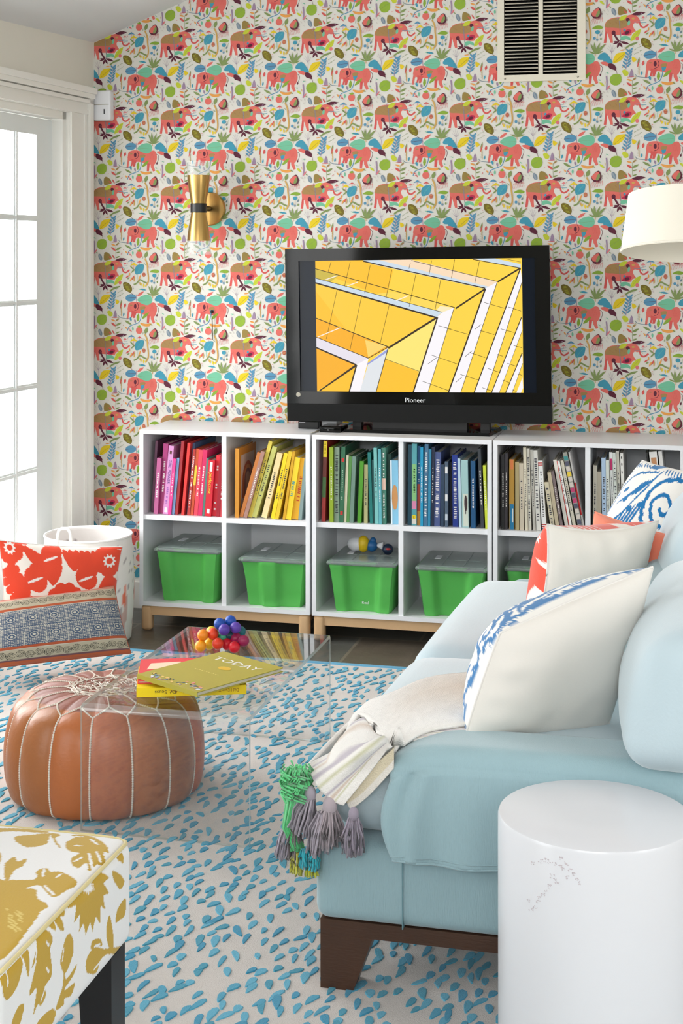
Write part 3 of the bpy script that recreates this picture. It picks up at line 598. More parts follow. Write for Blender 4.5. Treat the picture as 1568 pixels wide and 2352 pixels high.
r3 = D(3.647, 720, 960, [
 (66, 96, 84, 192, (170, 52, 48), 'red and yellow', 'ry'), (132, 165, 130, 245, (150, 176, 40), 'lime', 't'), (168, 210, 170, 245, (150, 172, 150), 'pale sage', 'T'),
 (214, 248, 232, 240, (46, 104, 74), 'dark green with red spots', 'rd'), (250, 272, 270, 312, (226, 222, 190), 'thin ivory', ''), (274, 298, 296, 322, (84, 140, 70), 'thin moss green', ''),
 (300, 332, 324, 322, (110, 140, 126), 'grey green', ''), (335, 362, 348, 330, (36, 78, 52), 'narrow forest green', ''), (365, 398, 380, 362, (76, 150, 34), 'bright leaf green', ''),
 (420, 452, 400, 390, (178, 176, 124), 'short khaki', 't'), (470, 496, 450, 288, (16, 116, 112), 'deep teal', ''), (497, 514, 484, 350, (20, 84, 84), 'thin blackish teal', ''),
 (515, 543, 500, 250, (120, 188, 184), 'pale aqua', 't'), (545, 570, 538, 262, (92, 170, 180), 'turquoise', 't'), (572, 606, 566, 250, (70, 130, 112), 'sea green with pink label', 'pk'),
 (608, 640, 604, 300, (26, 70, 60), 'dark pine', ''), (648, 712, 640, 355, (128, 186, 214), 'sky blue with brown figure', 'fig')])
r4 = D(3.647, 720, 960, [
 (786, 818, 790, 222, (24, 80, 100), 'dark petrol', ''), (820, 862, 815, 215, (90, 170, 178), 'light teal with yellow number five badge', 'S'), (864, 890, 868, 235, (20, 92, 140), 'ocean blue with red foot', 'rf'),
 (893, 916, 894, 245, (20, 150, 194), 'bright cyan', 't'), (918, 950, 930, 212, (66, 112, 146), 'steel blue', 'T'), (954, 976, 958, 262, (40, 130, 168), 'cerulean', ''), (979, 1004, 978, 242, (24, 40, 70), 'midnight navy', 't'),
 (1006, 1056, 1010, 285, (72, 88, 140), 'wide slate indigo', 'T'), (1060, 1088, 1066, 390, (34, 58, 84), 'short ink blue', ''), (1098, 1124, 1098, 365, (74, 92, 112), 'grey blue with white label', 'wl'), (1126, 1152, 1124, 370, (14, 22, 44), 'almost black', ''),
 (1165, 1212, 1156, 310, (24, 52, 140), 'royal blue', 'T'), (1218, 1240, 1196, 340, (186, 210, 226), 'icy white blue', ''), (1244, 1300, 1234, 352, (160, 196, 196), 'pale aqua with dark animal', 'fig2'),
 (1318, 1356, 1314, 360, (12, 76, 120), 'strong blue', 't'), (1400, 1426, 1372, 258, (50, 56, 62), 'charcoal', 't'), (1438, 1462, 1416, 398, (190, 204, 50), 'lime yellow at the right end', 't')])
r5 = D(3.58, 1130, 960, [
 (76, 102, 74, 300, (26, 24, 28), 'black', 't'), (104, 126, 106, 290, (60, 54, 60), 'charcoal grey', 't'), (140, 182, 140, 340, (196, 150, 56), 'ochre with blue figure', 'bf'),
 (190, 222, 188, 362, (176, 160, 116), 'khaki beige', ''), (228, 262, 214, 372, (204, 192, 170), 'pale beige', 't'), (270, 294, 243, 242, (214, 206, 184), 'tall cream', 't'), (297, 322, 268, 250, (232, 228, 214), 'tall ivory', 'T'),
 (335, 358, 288, 262, (196, 192, 182), 'tall dove grey', 't'), (362, 398, 320, 266, (224, 222, 214), 'tall off white', 'T'), (410, 446, 364, 352, (234, 234, 232), 'white with striped ends', 'st'),
 (484, 520, 428, 530, (206, 196, 168), 'shortest parchment', 'T'), (528, 558, 450, 450, (190, 176, 148), 'leaning tan', ''), (566, 590, 480, 440, (120, 104, 104), 'leaning taupe', 't'), (606, 634, 500, 345, (222, 218, 208), 'leaning eggshell', ''),
 (640, 664, 528, 355, (238, 236, 232), 'leaning bright white with red edge', 're'), (672, 698, 560, 352, (226, 218, 200), 'leaning linen white', 't'), (715, 752, 578, 285, (150, 150, 140), 'leaning patchwork patterned', 'pw'), (752, 778, 622, 282, (228, 224, 220), 'leaning white with bold red band', 'rb')])
r6 = D(3.58, 1130, 960, [
 (826, 858, 830, 390, (206, 200, 184), 'short beige', 't'), (862, 896, 862, 440, (190, 180, 160), 'short sand', ''), (905, 940, 866, 328, (176, 200, 226), 'powder blue', 't'), (944, 972, 906, 348, (210, 216, 208), 'pale grey green', 't'),
 (985, 1010, 936, 282, (226, 228, 226), 'white with magenta label', 'ml'), (1016, 1042, 978, 286, (206, 212, 204), 'misty white', 'T'), (1046, 1070, 1016, 272, (220, 216, 202), 'soft ivory', 't'), (1075, 1100, 1050, 290, (232, 230, 224), 'white with small black squares', 'sq'),
 (1345, 1362, 1262, 284, (30, 30, 30), 'thin black', ''), (1366, 1430, 1288, 280, (236, 234, 230), 'white with a copper panel', 'cp'), (1440, 1470, 1362, 262, (222, 220, 216), 'slanting chalk white', 't')])
rows = [(r1, 'pink and red'), (r2, 'yellow'), (r3, 'green'), (r4, 'blue'), (r5, 'black to ivory'), (r6, 'whitish rightmost')]
def book_marks(mb, w, h, col, ex, rs):
    y = -.0006; base = lin(col); lum = sum(col) / 3
    ink = lin((245, 240, 235)) if lum < 150 else lin((60, 60, 70))
    def rc(x0, x1, z0, z1, c, dy=0): mb.poly([(x0 * w, y - dy, z0 * h), (x1 * w, y - dy, z0 * h), (x1 * w, y - dy, z1 * h), (x0 * w, y - dy, z1 * h)], lin(c) if max(c) > 1 else c)
    def word(s, z_top, size, c):                       # lettering running down the spine
        for P in text_polys(s, size): mb.poly([(w * .28 + p[1], y, z_top - p[0]) for p in P][::1], lin(c))
    def strokes(z0, z1, c, wd=.4):
        z = z0
        while z < z1:
            L = rs.uniform(.004, .009) / h
            if rs.random() > .18: rc(.5 - wd / 2 * rs.uniform(.6, 1), .5 + wd / 2 * rs.uniform(.6, 1), z, min(z + L * .55, z1), c)
            z += L
    if ex == 't': strokes(.3, .75, ink)
    elif ex == 'T': strokes(.12, .9, ink, .6)
    elif ex == 'GIRL POWER': word(ex, h * .8, w * .8, (70, 50, 120)); rc(.25, .75, .03, .1, (240, 220, 235)); rc(.3, .7, .88, .93, (90, 50, 40)); strokes(.15, .4, lin((150, 90, 170)))
    elif ex == 'perfectest': word(ex, h * .78, w * .8, (240, 190, 40)); rc(.3, .75, .05, .13, (240, 230, 225)); rc(.3, .7, .8, .96, (240, 225, 220))
    elif ex == 'y': rc(.1, .9, .45, .75, (222, 190, 60))
    elif ex == 'd':
        for z in (.1, .2, .45, .5, .75, .8): rc(.3, .7, z, z + .03, (245, 240, 240))
    elif ex == 'q': strokes(.35, .65, lin((20, 140, 150)), .5); rc(0, .06, 0, 1, (220, 160, 20))
    elif ex == 'r': strokes(.3, .7, lin((200, 60, 30)), .5)
    elif ex == 'ry': rc(0, 1, .8, 1, (240, 210, 40)); rc(0, 1, .3, .55, (70, 110, 60)); rc(0, 1, .55, .8, (110, 50, 40)); strokes(.82, .98, lin((40, 40, 30)))
    elif ex == 'rd': rc(.2, .8, .8, .85, (200, 40, 40)); rc(.2, .8, .1, .15, (200, 40, 40)); strokes(.3, .7, lin((170, 190, 170)), .3)
    elif ex == 'pk': rc(.05, .95, .45, .6, (236, 200, 180)); strokes(.62, .95, ink); strokes(.08, .4, ink)
    elif ex == 'fig': rc(0, .2, .0, 1, (220, 236, 244)); mb.poly([((.55 + .4 * math.cos(a)) * w, y, (.42 + .2 * math.sin(a)) * h) for a in np.linspace(0, 6.1, 14)], lin((196, 140, 84)))
    elif ex == 'S':
        rc(.05, .95, .3, .75, (140, 200, 130)); rc(.05, .95, .2, .3, (226, 140, 180)); rc(.05, .95, .02, .12, (230, 225, 215)); mb.poly([((.5 + .42 * math.cos(a)) * w, y * 2, .105 * h + .42 * w * math.sin(a)) for a in np.linspace(0, 5.9, 14)], lin((244, 220, 30)))
        for P in text_polys('S', w * .75): mb.poly([(w * .27 + p[0], y * 3, .08 * h + p[1]) for p in P], lin((30, 30, 30)))
        strokes(.4, .7, lin((40, 110, 80)))
    elif ex == 'rf': rc(0, 1, .18, .52, (196, 70, 50)); rc(0, 1, 0, .18, (220, 150, 60)); strokes(.55, .8, ink)
    elif ex == 'wl': rc(.1, .9, .4, .5, (225, 225, 225)); rc(.1, .9, .82, .92, (225, 225, 225)); rc(.1, .9, .1, .2, (190, 200, 210))
    elif ex == 'fig2': rc(.2, .95, .02, .5, (206, 214, 200)); mb.poly([((.6 + .22 * math.cos(a)) * w, y * 2, (.36 + .12 * math.sin(a)) * h) for a in np.linspace(0, 6.1, 12)], lin((60, 40, 44))); rc(.5, .6, .2, .3, (60, 40, 44), .001)
    elif ex == 'bf': rc(.1, .9, 0, .36, (30, 130, 180)); rc(.2, .8, .86, 1, (230, 130, 70)); rc(.55, .8, .1, .3, (220, 230, 230), .001)
    elif ex == 'st':
        for z in (.02, .05, .08, .93, .96): rc(0, 1, z, z + .014, (40, 60, 110) if z < .05 else (190, 60, 60))
        strokes(.2, .85, lin((60, 60, 60)))
    elif ex == 're': rc(0, .22, 0, 1, (206, 60, 50)); strokes(.4, .9, ink, .3)
    elif ex == 'pw':
        for k in range(14): rc(.05, .95, .04 + k * .066, .095 + k * .066, rs.choice([(220, 120, 60), (90, 150, 120), (190, 60, 110), (230, 200, 60), (80, 80, 100), (210, 200, 190), (60, 140, 140)]))
    elif ex == 'rb': rc(0, 1, .22, .62, (206, 24, 34))
    elif ex == 'ml': rc(.1, .9, .78, .92, (190, 30, 100)); strokes(.1, .7, ink)
    elif ex == 'sq':
        for z in (.75, .85, .93): rc(.3, .6, z, z + .03, (20, 20, 20))
        strokes(.1, .65, lin((90, 90, 90)))
    elif ex == 'cp': rc(.18, .85, .05, .93, (196, 140, 96))
for ri, (rws, rname) in enumerate(rows):
    bc = BX[ri // 2]; xm = (bc[0] + bc[1]) / 2; cx0, cx1 = (bc[0] + T_, xm - .0095) if ri % 2 == 0 else (xm + .0095, bc[1] - T_)
    prev = cx0; ang_prev = 0
    for bi, (a, b_, c_, top, col, nm, ex) in enumerate(rws):
        rs = random.Random(ri * 100 + bi)
        yb = CY + .022 + rs.uniform(0, .016)
        if nm in ('tall dull plum', 'slate blue', 'narrow forest green', 'dark pine', 'almost black'): yb += .03
        xa, xb = aty(a, 0, yb).x, aty(b_, 0, yb).x; w = xb - xa; P = aty(c_, top, yb)
        dx, dz = P.x - xa, P.z - .4598; h = min(math.hypot(dx, dz), .312); an = math.atan2(dx, dz)
        if ri == 5 and bi in (0, 1): pass
        w = max(w * math.cos(an), .005); d = rs.uniform(.2, .26)
        xa = max(xa, prev + .0004)
        if bi:                                           # never lean through the neighbour on the left
            hm_ = min(h * math.cos(an), pv[3] * math.cos(pv[1])); need = math.atan2(pv[0] + pv[2] / math.cos(pv[1]) + math.tan(pv[1]) * hm_ - xa, hm_)
            if an < need + .003: an = need + .003
        if xa < cx0 + .001: xa = cx0 + .001
        # stay inside the compartment at the top as well
        xtop = xa + math.sin(an) * h + math.cos(an) * w
        if xtop > cx1 - .001: an = math.asin(max(-1, min(1, (cx1 - .001 - xa - w) / h)))
        if xa + math.sin(an) * h < cx0 + .001: an = math.asin((cx0 + .001 - xa) / h)
        if math.cos(an) * h + .4598 + abs(math.sin(an)) * w > .779: h = (.779 - .4598 - abs(math.sin(an)) * w) / math.cos(an)
        if xa > cx1 - .006: xa = cx1 - .006
        w = min(w, (cx1 - .0008 - xa) * math.cos(an))
        prev = xa + w / math.cos(an); pv = (xa, an, w, h)
        lift = w * math.sin(an) if an > 0 else 0
        what = nm + (' book' if 'book' not in nm else '')
        if ' with ' in nm: what = nm.replace(' with ', ' book with ', 1)
        elif ' at the ' in nm: what = nm.replace(' at the ', ' book at the ', 1)
        elif 'framed' in nm: what = 'orange bordered book showing a rainbow arch on its cover'
        if 'arch' in ex: what = 'orange bordered book with a rainbow arch on its cover'
        lab = what + ' in the %s row' % rname
        o = empty('book', (xa, yb, .4598 + lift), lab, 'book', 'books in the %s row' % rname, (0, an, 0))
        q = MB(); L0 = lin(col); bt = min(.0022, w * .22)
        q.box((0, 0, 0), (w, bt, h), L0); q.box((0, bt, 0), (bt, d, h), L0); q.box((w - bt, bt, 0), (w, d, h), L0)
        book_marks(q, w, h, col, ex, rs)
        if ex == 'arch':
            X = w + .0005; q.poly([(X, .025, .025), (X, d - .025, .025), (X, d - .025, h - .03), (X, .025, h - .03)], lin((226, 214, 204)))
            for r_, cc in ((.068, (196, 120, 90)), (.055, (226, 170, 120)), (.042, (150, 120, 130)), (.03, (210, 190, 175))):
                A = [(X + .0004 + (.07 - r_) * .01, d / 2 + r_ * math.cos(t_), h * .5 + r_ * 1.1 * math.sin(t_)) for t_ in np.linspace(0, math.pi, 12)]; q.poly(A + [(A[-1][0], A[-1][1], h * .25), (A[0][0], A[0][1], h * .25)], lin(cc))
        q.build('cover', M['vc'], o, local=True)
        q = MB(); q.box((bt, bt + .0005, .004), (w - bt, d - .004, h - .004)); q.build('pages', M['pages'], o, local=True)

# ------------------------------------------------------------------ green storage bins
def bin_(cx, y0, z0, wt, d, h, rot, label, var, mark=False):
    o = empty('storage_bin', (cx, y0 + d / 2, z0), label, 'storage bin', 'green lidded bins in the bookcases', (0, 0, rot))
    def outline(sx, sy, n=72):
        pts = []
        for k in range(n):
            a = 2 * math.pi * k / n; ca_, sa_ = math.cos(a), math.sin(a); e = .22
            x = math.copysign(abs(ca_) ** e, ca_); y = math.copysign(abs(sa_) ** e, sa_)
            dy = 0
            if abs(sa_) > .4 and abs(x) < .99:
                if var == 0: dy = -.018 * (math.exp(-((x) / .42) ** 6))
                else: dy = .016 * (math.exp(-((x + .05) / .3) ** 6)) - .01
            pts.append((x * sx, y * (sy + dy)))
        return pts
    # finer sampling of the front: resample by x
    def ring(sx, sy):
        P = []
        xs = np.linspace(-1, 1, 33); c = .06
        def yy(x):
            dep = -.020 * (1 / (1 + math.exp((abs(x) - .5) / .035))) if var == 0 else (.018 * (1 / (1 + math.exp((abs(x + .12) - .3) / .03))) - .012)
            cr = max(0, abs(x) - (1 - c)) / c
            return sy + dep - (1 - math.sqrt(max(0, 1 - cr * cr))) * .02
        for x in xs: P.append((x * sx, -yy(x)))
        for x in xs[::-1]: P.append((x * sx, yy(x)))
        return P
    q = MB(); lev = [(.83, 0), (.85, .012), (.93, h * .6), (.985, h - .018), (1.0, h - .012), (1.0, h)]
    rings = [[(x, y, z) for x, y in ring(wt / 2 * s_, d / 2 - (1 - s_) * .13)] for s_, z in lev] + [[(x, y, z) for x, y in ring(wt / 2 * s_ - .004, d / 2 - (1 - s_) * .13 - .004)] for s_, z in lev[::-1][0:5]]
    n = len(rings[0]); 
    for R_ in rings: q.v.extend(R_)
    for k in range(len(rings) - 1):
        for j in range(n): j2 = (j + 1) % n; q.f.append([k * n + j, k * n + j2, (k + 1) * n + j2, (k + 1) * n + j]); q.c.append((1, 1, 1))
    q.f.append(list(range(n))[::-1]); q.c.append((1, 1, 1)); q.f.append([(len(rings) - 1) * n + j for j in range(n)]); q.c.append((1, 1, 1))
    bd_ = q.build('bin_body', M['green'], o, True, local=True, angle=35)
    q = MB(); L = wt / 2 + .006; Dd = d / 2 + .006
    q.rbox((-L, -Dd, h - .004), (L, Dd, h + .012), .0075, 4); q.rbox((-L + .012, -Dd + .012, h + .010), (L - .012, Dd - .012, h + .015), .002, 3)
    for x in (-.04, .045): q.box((x - .0012, -Dd + .02, h + .0152), (x + .0012, Dd - .02, h + .0168))
    q.box((-L + .03, -.03, h + .0152), (L - .03, -.0275, h + .0162))
    ld_ = q.build('lid', M['lid'], o, True, local=True, angle=35)
    q = MB(); q.box((-.085, -.02, h + .0155), (-.062, .04, h + .0175)); q.build('label_clip', M['white'], ld_, local=True)
    if mark:
        q = MB()
        for P in text_polys('Real', .016): q.poly([(-.005 + p[0], -d / 2 + .0345, .03 + p[1]) for p in P])
        q.xf(lambda p: (p[0], p[1] - .0005, p[2])); q.build('maker_mark', M['white'], bd_, local=True)
bz = .10 + T_ + .0005; bh = .2
xa = [(aty(352, 0, CY + .02).x + aty(500, 0, CY + .02).x) / 2 + .004, (aty(552, 0, CY + .02).x + aty(700, 0, CY + .02).x) / 2, (aty(748, 0, CY + .02).x + aty(908, 0, CY + .02).x) / 2, (aty(956, 0, CY + .02).x + aty(1108, 0, CY + .02).x) / 2 + .006, BX[2][0] + .155]
bin_(xa[0] + .006, CY + .012, bz, .262, .30, bh, math.radians(-1), 'green bin with frosted lid, below the pink and red books', 0)
bin_(xa[1] + .000, CY + .012, bz, .262, .30, .178, 0, 'green bin with frosted lid, below the yellow books', 1)
bin_(xa[2] + .006, CY + .004, bz, .262, .30, .185, 0, 'green bin with toys lying on its frosted lid', 0, True)
bin_(xa[3] + .001, CY + .012, bz, .262, .30, .18, 0, 'green bin with frosted lid, below the blue books', 0)
bin_(BX[2][0] + .02 + .155, CY + .03, bz, .262, .29, .19, 0, 'green bin in the right bookcase, almost hidden by the sofa', 0)
# toys on the third bin
ty = CY + .17; lz = bz + .185 + .0175
fx = aty(828, 0, ty).x
ft = empty('toy_bird', (fx, ty, lz), 'yellow, blue and white toy bird lying on a green bin', 'toy')
q = MB(); q.sphere((fx - .018, ty, lz + .03), .028, n=10, sc=(1.3, 1, 1)); q.build('head', M['white'], ft, True)
q = MB(); q.sphere((fx + .012, ty - .004, lz + .033), .033, lin((236, 200, 30)), 10, (.72, .8, 1)); q.build('belly', M['vc'], ft, True)
q = MB(); q.sphere((fx + .045, ty, lz + .026), .026, lin((30, 100, 160)), 10, (.9, .8, .9)); q.sphere((fx + .05, ty, lz + .048), .012, lin((30, 100, 160)), 8); q.build('wings', M['vc'], ft, True)
q = MB(); q.lathe((0, 0, 0), [(.004, 0), (.012, .018), (.018, .03), (1e-4, .028)], 10, lin((230, 232, 236))); q.xf(lambda p: (fx + .062 + p[2], ty + p[0], lz + .028 + p[1])); q.build('tail', M['vc'], ft, True)
bx_ = aty(894, 0, ty).x
tb = empty('toy_ball', (bx_, ty - .03, lz), 'small dark blue ball with a red mark on a green bin', 'toy ball')
q = MB(); q.sphere((bx_, ty - .03, lz + .0215), .0215, lin((16, 34, 60)), 12); q.build('ball', M['vc'], tb, True)
q = MB(); q.sphere((bx_ + .004, ty - .045, lz + .026), .009, lin((200, 60, 60)), 8, (1.2, 1, .5)); q.build('red_patch', M['vc'], tb, True)
# ------------------------------------------------------------------ television and the boxes beside it
TY = 5.665
tvc = aty(954, 769, TY); roll = -math.radians(.85)
tv = empty('television', (tvc.x, TY, .797), 'large black flat television showing a yellow building', 'television')
TWd, THh = 1.046, .682
def TVP(x, y, z):                                    # x,z from the panel centre
    c_, s_ = math.cos(-roll), math.sin(-roll); return (tvc.x + x * c_ - z * s_, TY + y, tvc.z + x * s_ + z * c_)
TVP0 = TVP
def tvbox(q, lo, hi, col=(1, 1, 1)): q.obox(TVP, lo, hi, col)
w2, h2 = TWd / 2, THh / 2
sxL, sxR = -w2 + .055, w2 - .057; szB, szT = -h2 + .118, h2 - .048
q = MB()
for lo, hi in (((-w2, -h2 + .07), (sxL, h2)), ((sxR, -h2 + .07), (w2, h2)), ((sxL, szT), (sxR, h2)), ((sxL, -h2 + .07), (sxR, szB))): tvbox(q, (lo[0], 0, lo[1]), (hi[0], .03, hi[1]))
bz_ = q.build('bezel', M['black'], tv)
q = MB(); tvbox(q, (-w2, .0, -h2), (w2, .035, -h2 + .0695)); tvbox(q, (-w2 + .03, .03, -h2 + .02), (w2 - .03, .1, h2 - .02)); q.build('casing', M['tvcase'], tv)
q = MB(); tvbox(q, (sxL, .008, szB), (sxR, .029, szT)); sr_ = q.build('screen', M['screenoff'], tv)
q = MB()
def PX(x, y):                                        # enlarged-view coordinates of the picture on the screen
    u = (x - 197 - (y - 105) * .012) / 1148.; v = (y - 105 + (x - 197) * .010 * (1 - (y - 105) / 750.)) / 752.
    u = min(max(u, 0), 1); v = min(max(v, 0), 1)
    x0, x1 = -w2 + .122, w2 - .106; return x0 + (x1 - x0) * u, szT - (szT - szB) * v
lay = [0]
def TP(pts, c):
    lay[0] += 1; q.poly([TVP(PX(*p)[0], .0075 - lay[0] * .00002, PX(*p)[1]) for p in pts], lin(c))
def TS(a, b_, w, c=(50, 36, 20)):
    ax, ay = a; bx2, by = b_; L = math.hypot(bx2 - ax, by - ay); nx, ny = -(by - ay) / L * w / 2, (bx2 - ax) / L * w / 2
    TP([(ax + nx, ay + ny), (bx2 + nx, by + ny), (bx2 - nx, by - ny), (ax - nx, ay - ny)], c)
Yl = (255, 214, 70); Yo = (255, 196, 46); Or = (250, 178, 34); Wh = (250, 246, 250); Pb = (206, 222, 236); Ly = (255, 232, 120)
TP([(197, 100), (1345, 80), (1352, 870), (197, 870)], Yl)
TP([(190, 100), (500, 100), (640, 160), (600, 320), (195, 160)], Yo); TP([(195, 230), (880, 430), (612, 605), (197, 435)], (255, 206, 62)); TP([(195, 280), (420, 560), (197, 440)], Yo)
TP([(880, 430), (750, 860), (540, 860), (612, 605)], Ly); TP([(590, 670), (780, 740), (750, 860), (540, 860)], Yo)
TP([(197, 435), (612, 598), (497, 665), (200, 545)], Or); TP([(480, 560), (600, 595), (497, 660)], (250, 214, 110))
TP([(200, 610), (430, 706), (203, 870)], Or); TP([(430, 706), (390, 860), (220, 860)], Yo)
TP([(195, 150), (330, 190), (280, 230), (195, 205)], (206, 184, 70)); TP([(640, 285), (975, 372), (905, 412), (500, 300)], (255, 218, 90)); TP([(900, 365), (972, 375), (908, 412), (870, 398)], (250, 236, 190))
TP([(195, 203), (910, 400), (880, 430), (195, 232)], Pb); TP([(880, 430), (912, 402), (978, 374), (830, 860), (750, 860)], Wh)
TP([(200, 545), (500, 665), (432, 702), (200, 604)], (232, 226, 236)); TP([(432, 702), (500, 665), (452, 860), (392, 860)], Wh); TP([(500, 690), (608, 605), (542, 860), (450, 860)], (226, 230, 234)); TP([(493, 694), (608, 612), (604, 630), (490, 706)], (150, 160, 220))
TP([(560, 100), (740, 98), (1212, 226), (1168, 258)], (250, 222, 190)); TP([(470, 100), (560, 98), (1168, 256), (1146, 268), (520, 124)], Pb)
TP([(1146, 266), (1212, 228), (1012, 860), (945, 860)], Wh); TP([(1080, 90), (1200, 88), (1338, 128), (1338, 150)], Pb)
TP([(1337, 150), (1346, 225), (1150, 860), (1085, 860)], Wh); TP([(1342, 425), (1346, 500), (1222, 860), (1182, 860)], Wh); TP([(1346, 625), (1348, 690), (1292, 860), (1258, 860)], Wh); TP([(1347, 770), (1350, 830), (1338, 860), (1314, 860)], Wh)
for a, b_, w in [((195, 150), (980, 374), 4), ((195, 232), (880, 432), 9), ((200, 205), (912, 401), 3), ((880, 432), (612, 606), 11), ((1146, 268), (984, 380), 9), ((1337, 150), (1214, 228), 9), ((430, 706), (220, 858), 12), ((885, 430), (750, 860), 8), ((1148, 266), (945, 860), 8), ((200, 606), (430, 704), 9), ((432, 704), (390, 860), 8), ((197, 435), (612, 600), 5), ((200, 545), (497, 665), 4), ((497, 665), (612, 600), 4), ((612, 600), (542, 860), 4), ((977, 374), (832, 860), 3), ((1212, 228), (1012, 860), 3), ((1337, 152), (1085, 860), 6), ((1345, 230), (1150, 860), 3), ((1342, 430), (1180, 860), 5), ((1346, 505), (1222, 860), 2), ((1346, 630), (1256, 860), 5), ((1348, 690), (1292, 860), 2), ((470, 108), (1146, 264), 6), ((740, 105), (1212, 226), 3), ((1080, 100), (1337, 150), 4), ((1260, 98), (1338, 116), 2)]: TS(a, b_, w)
for a, b_ in [((323, 268), (260, 555)), ((462, 308), (395, 615)), ((618, 352), (565, 582)), ((288, 112), (270, 172)), ((397, 112), (365, 250)), ((510, 132), (478, 292)), ((632, 156), (598, 322)), ((765, 186), (728, 370)), ((903, 216), (872, 384)), ((735, 120), (727, 152)), ((853, 105), (840, 182)), ((980, 100), (962, 208)), ((1115, 112), (1090, 236)), ((590, 668), (782, 738)), ((925, 490), (1058, 528)), ((850, 645), (1005, 700)), ((800, 795), (945, 848)), ((1140, 345), (1250, 378)), ((1120, 505), (1195, 528)), ((1060, 630), (1145, 658)), ((1010, 755), (1105, 785)), ((1270, 370), (1340, 394)), ((1230, 495), (1300, 515)), ((1210, 640), (1240, 650)), ((1160, 720), (1228, 744)), ((1130, 830), (1180, 848)), ((1300, 590), (1345, 602)), ((1265, 690), (1310, 706)), ((1240, 785), (1275, 800)), ((890, 478), (960, 495)), ((1090, 498), (1125, 470)), ((830, 698), (880, 660)), ((1035, 655), (1075, 620)), ((985, 800), (1020, 770)), ((1290, 840), (1315, 850)), ((1320, 750), (1345, 758))]: TS(a, b_, 2.4)
for a, b_ in [((250, 216), (325, 190)), ((380, 250), (440, 228)), ((655, 335), (725, 306)), ((210, 545), (340, 490))]: TS(a, b_, 5, (250, 240, 230))
q.build('picture', M['glow'], sr_)
q = MB()
for P in text_polys('Pioneer', .026): q.poly([TVP(-.046 + p[0], -.0006, -h2 + .078 + p[1]) for p in P], lin((225, 228, 230)))
q.build('maker_name', M['vc'], bz_)
q = MB(); q.lathe((0, 0, 0), [(1e-4, -.002), (.009, -.0015), (.009, 0)], 20); q.xf(lambda p: TVP(-w2 + .047 + p[0], p[2], -h2 + .105 + p[1])); q.build('power_button', M['tin'], bz_, True, angle=30)
q = MB(); bxa, bxb = aty(787, 0, 5.62).x, aty(1124, 0, 5.62).x
q.v = [(bxa, 5.625, .797), (bxb, 5.625, .797), (bxb + .02, 5.84, .797), (bxa - .02, 5.84, .797), (bxa + .004, 5.63, .809), (bxb - .004, 5.63, .809), (bxb + .01, 5.84, .809), (bxa - .01, 5.84, .809)]
q.f = [[0, 3, 2, 1], [4, 5, 6, 7], [0, 1, 5, 4], [1, 2, 6, 5], [2, 3, 7, 6], [3, 0, 4, 7]]; q.c = [(1, 1, 1)] * 6
q.build('stand_base', M['black'], tv)
q = MB(); q.box((bxa + .1, 5.70, .808), (bxb - .1, 5.76, .87)); q.box((bxa + .015, 5.725, .808), (bxa + .05, 5.765, .845)); q.box((bxb - .05, 5.725, .808), (bxb - .015, 5.765, .845)); q.build('stand_neck', M['blackm'], tv)
def ybox(name, lab, cat, x0p, x1p, y0, d, z0, h, m):
    xa_, xb_ = aty(x0p, 0, y0).x, aty(x1p, 0, y0).x; o = empty(name, ((xa_ + xb_) / 2, y0 + d / 2, z0), lab, cat); q = MB(); q.rbox((xa_, y0, z0), (xb_, y0 + d, z0 + h), .004, 3); q.build('casing', m, o, True); return o, xa_, xb_
o, a_, b_ = ybox('media_box', 'black media box poking out under the left end of the television', 'media player', 684, 731, 5.70, .12, .7975, .03, M['blackm'])
q = MB(); q.box((a_ + .004, 5.6992, .822), (a_ + .03, 5.7005, .8235)); q.build('light_strip', M['white'], o)
o, a_, b_ = ybox('set_top_box', 'small black glossy box beside the television stand', 'media player', 733, 782, 5.60, .13, .7975, .022, M['black'])
q = MB(); q.box((a_ + .034, 5.5993, .806), (a_ + .037, 5.6003, .809)); q.build('indicator_light', M['white'], o)
q = MB(); q.tube([aty(713, 999, 5.56) * 1 + Vector((0, 0, -.0)), aty(722, 994, 5.58), aty(731, 989, 5.61)], .0045, 8)
for i_, v_ in enumerate(q.v): q.v[i_] = (v_[0], v_[1], max(v_[2], .798))
tag(q.build('adapter_cable', M['tin'], None, True), 'short grey cable end lying on the bookcase by the small box', 'cable')
q = MB(); a_, b_ = aty(742, 975, 5.76), aty(776, 968, 5.76); q.box((a_.x, 5.735, .7975), (b_.x, 5.84, .835)); tag(q.build('paper_packet', M['white']), 'white packet behind the small black box on the bookcase', 'packet')

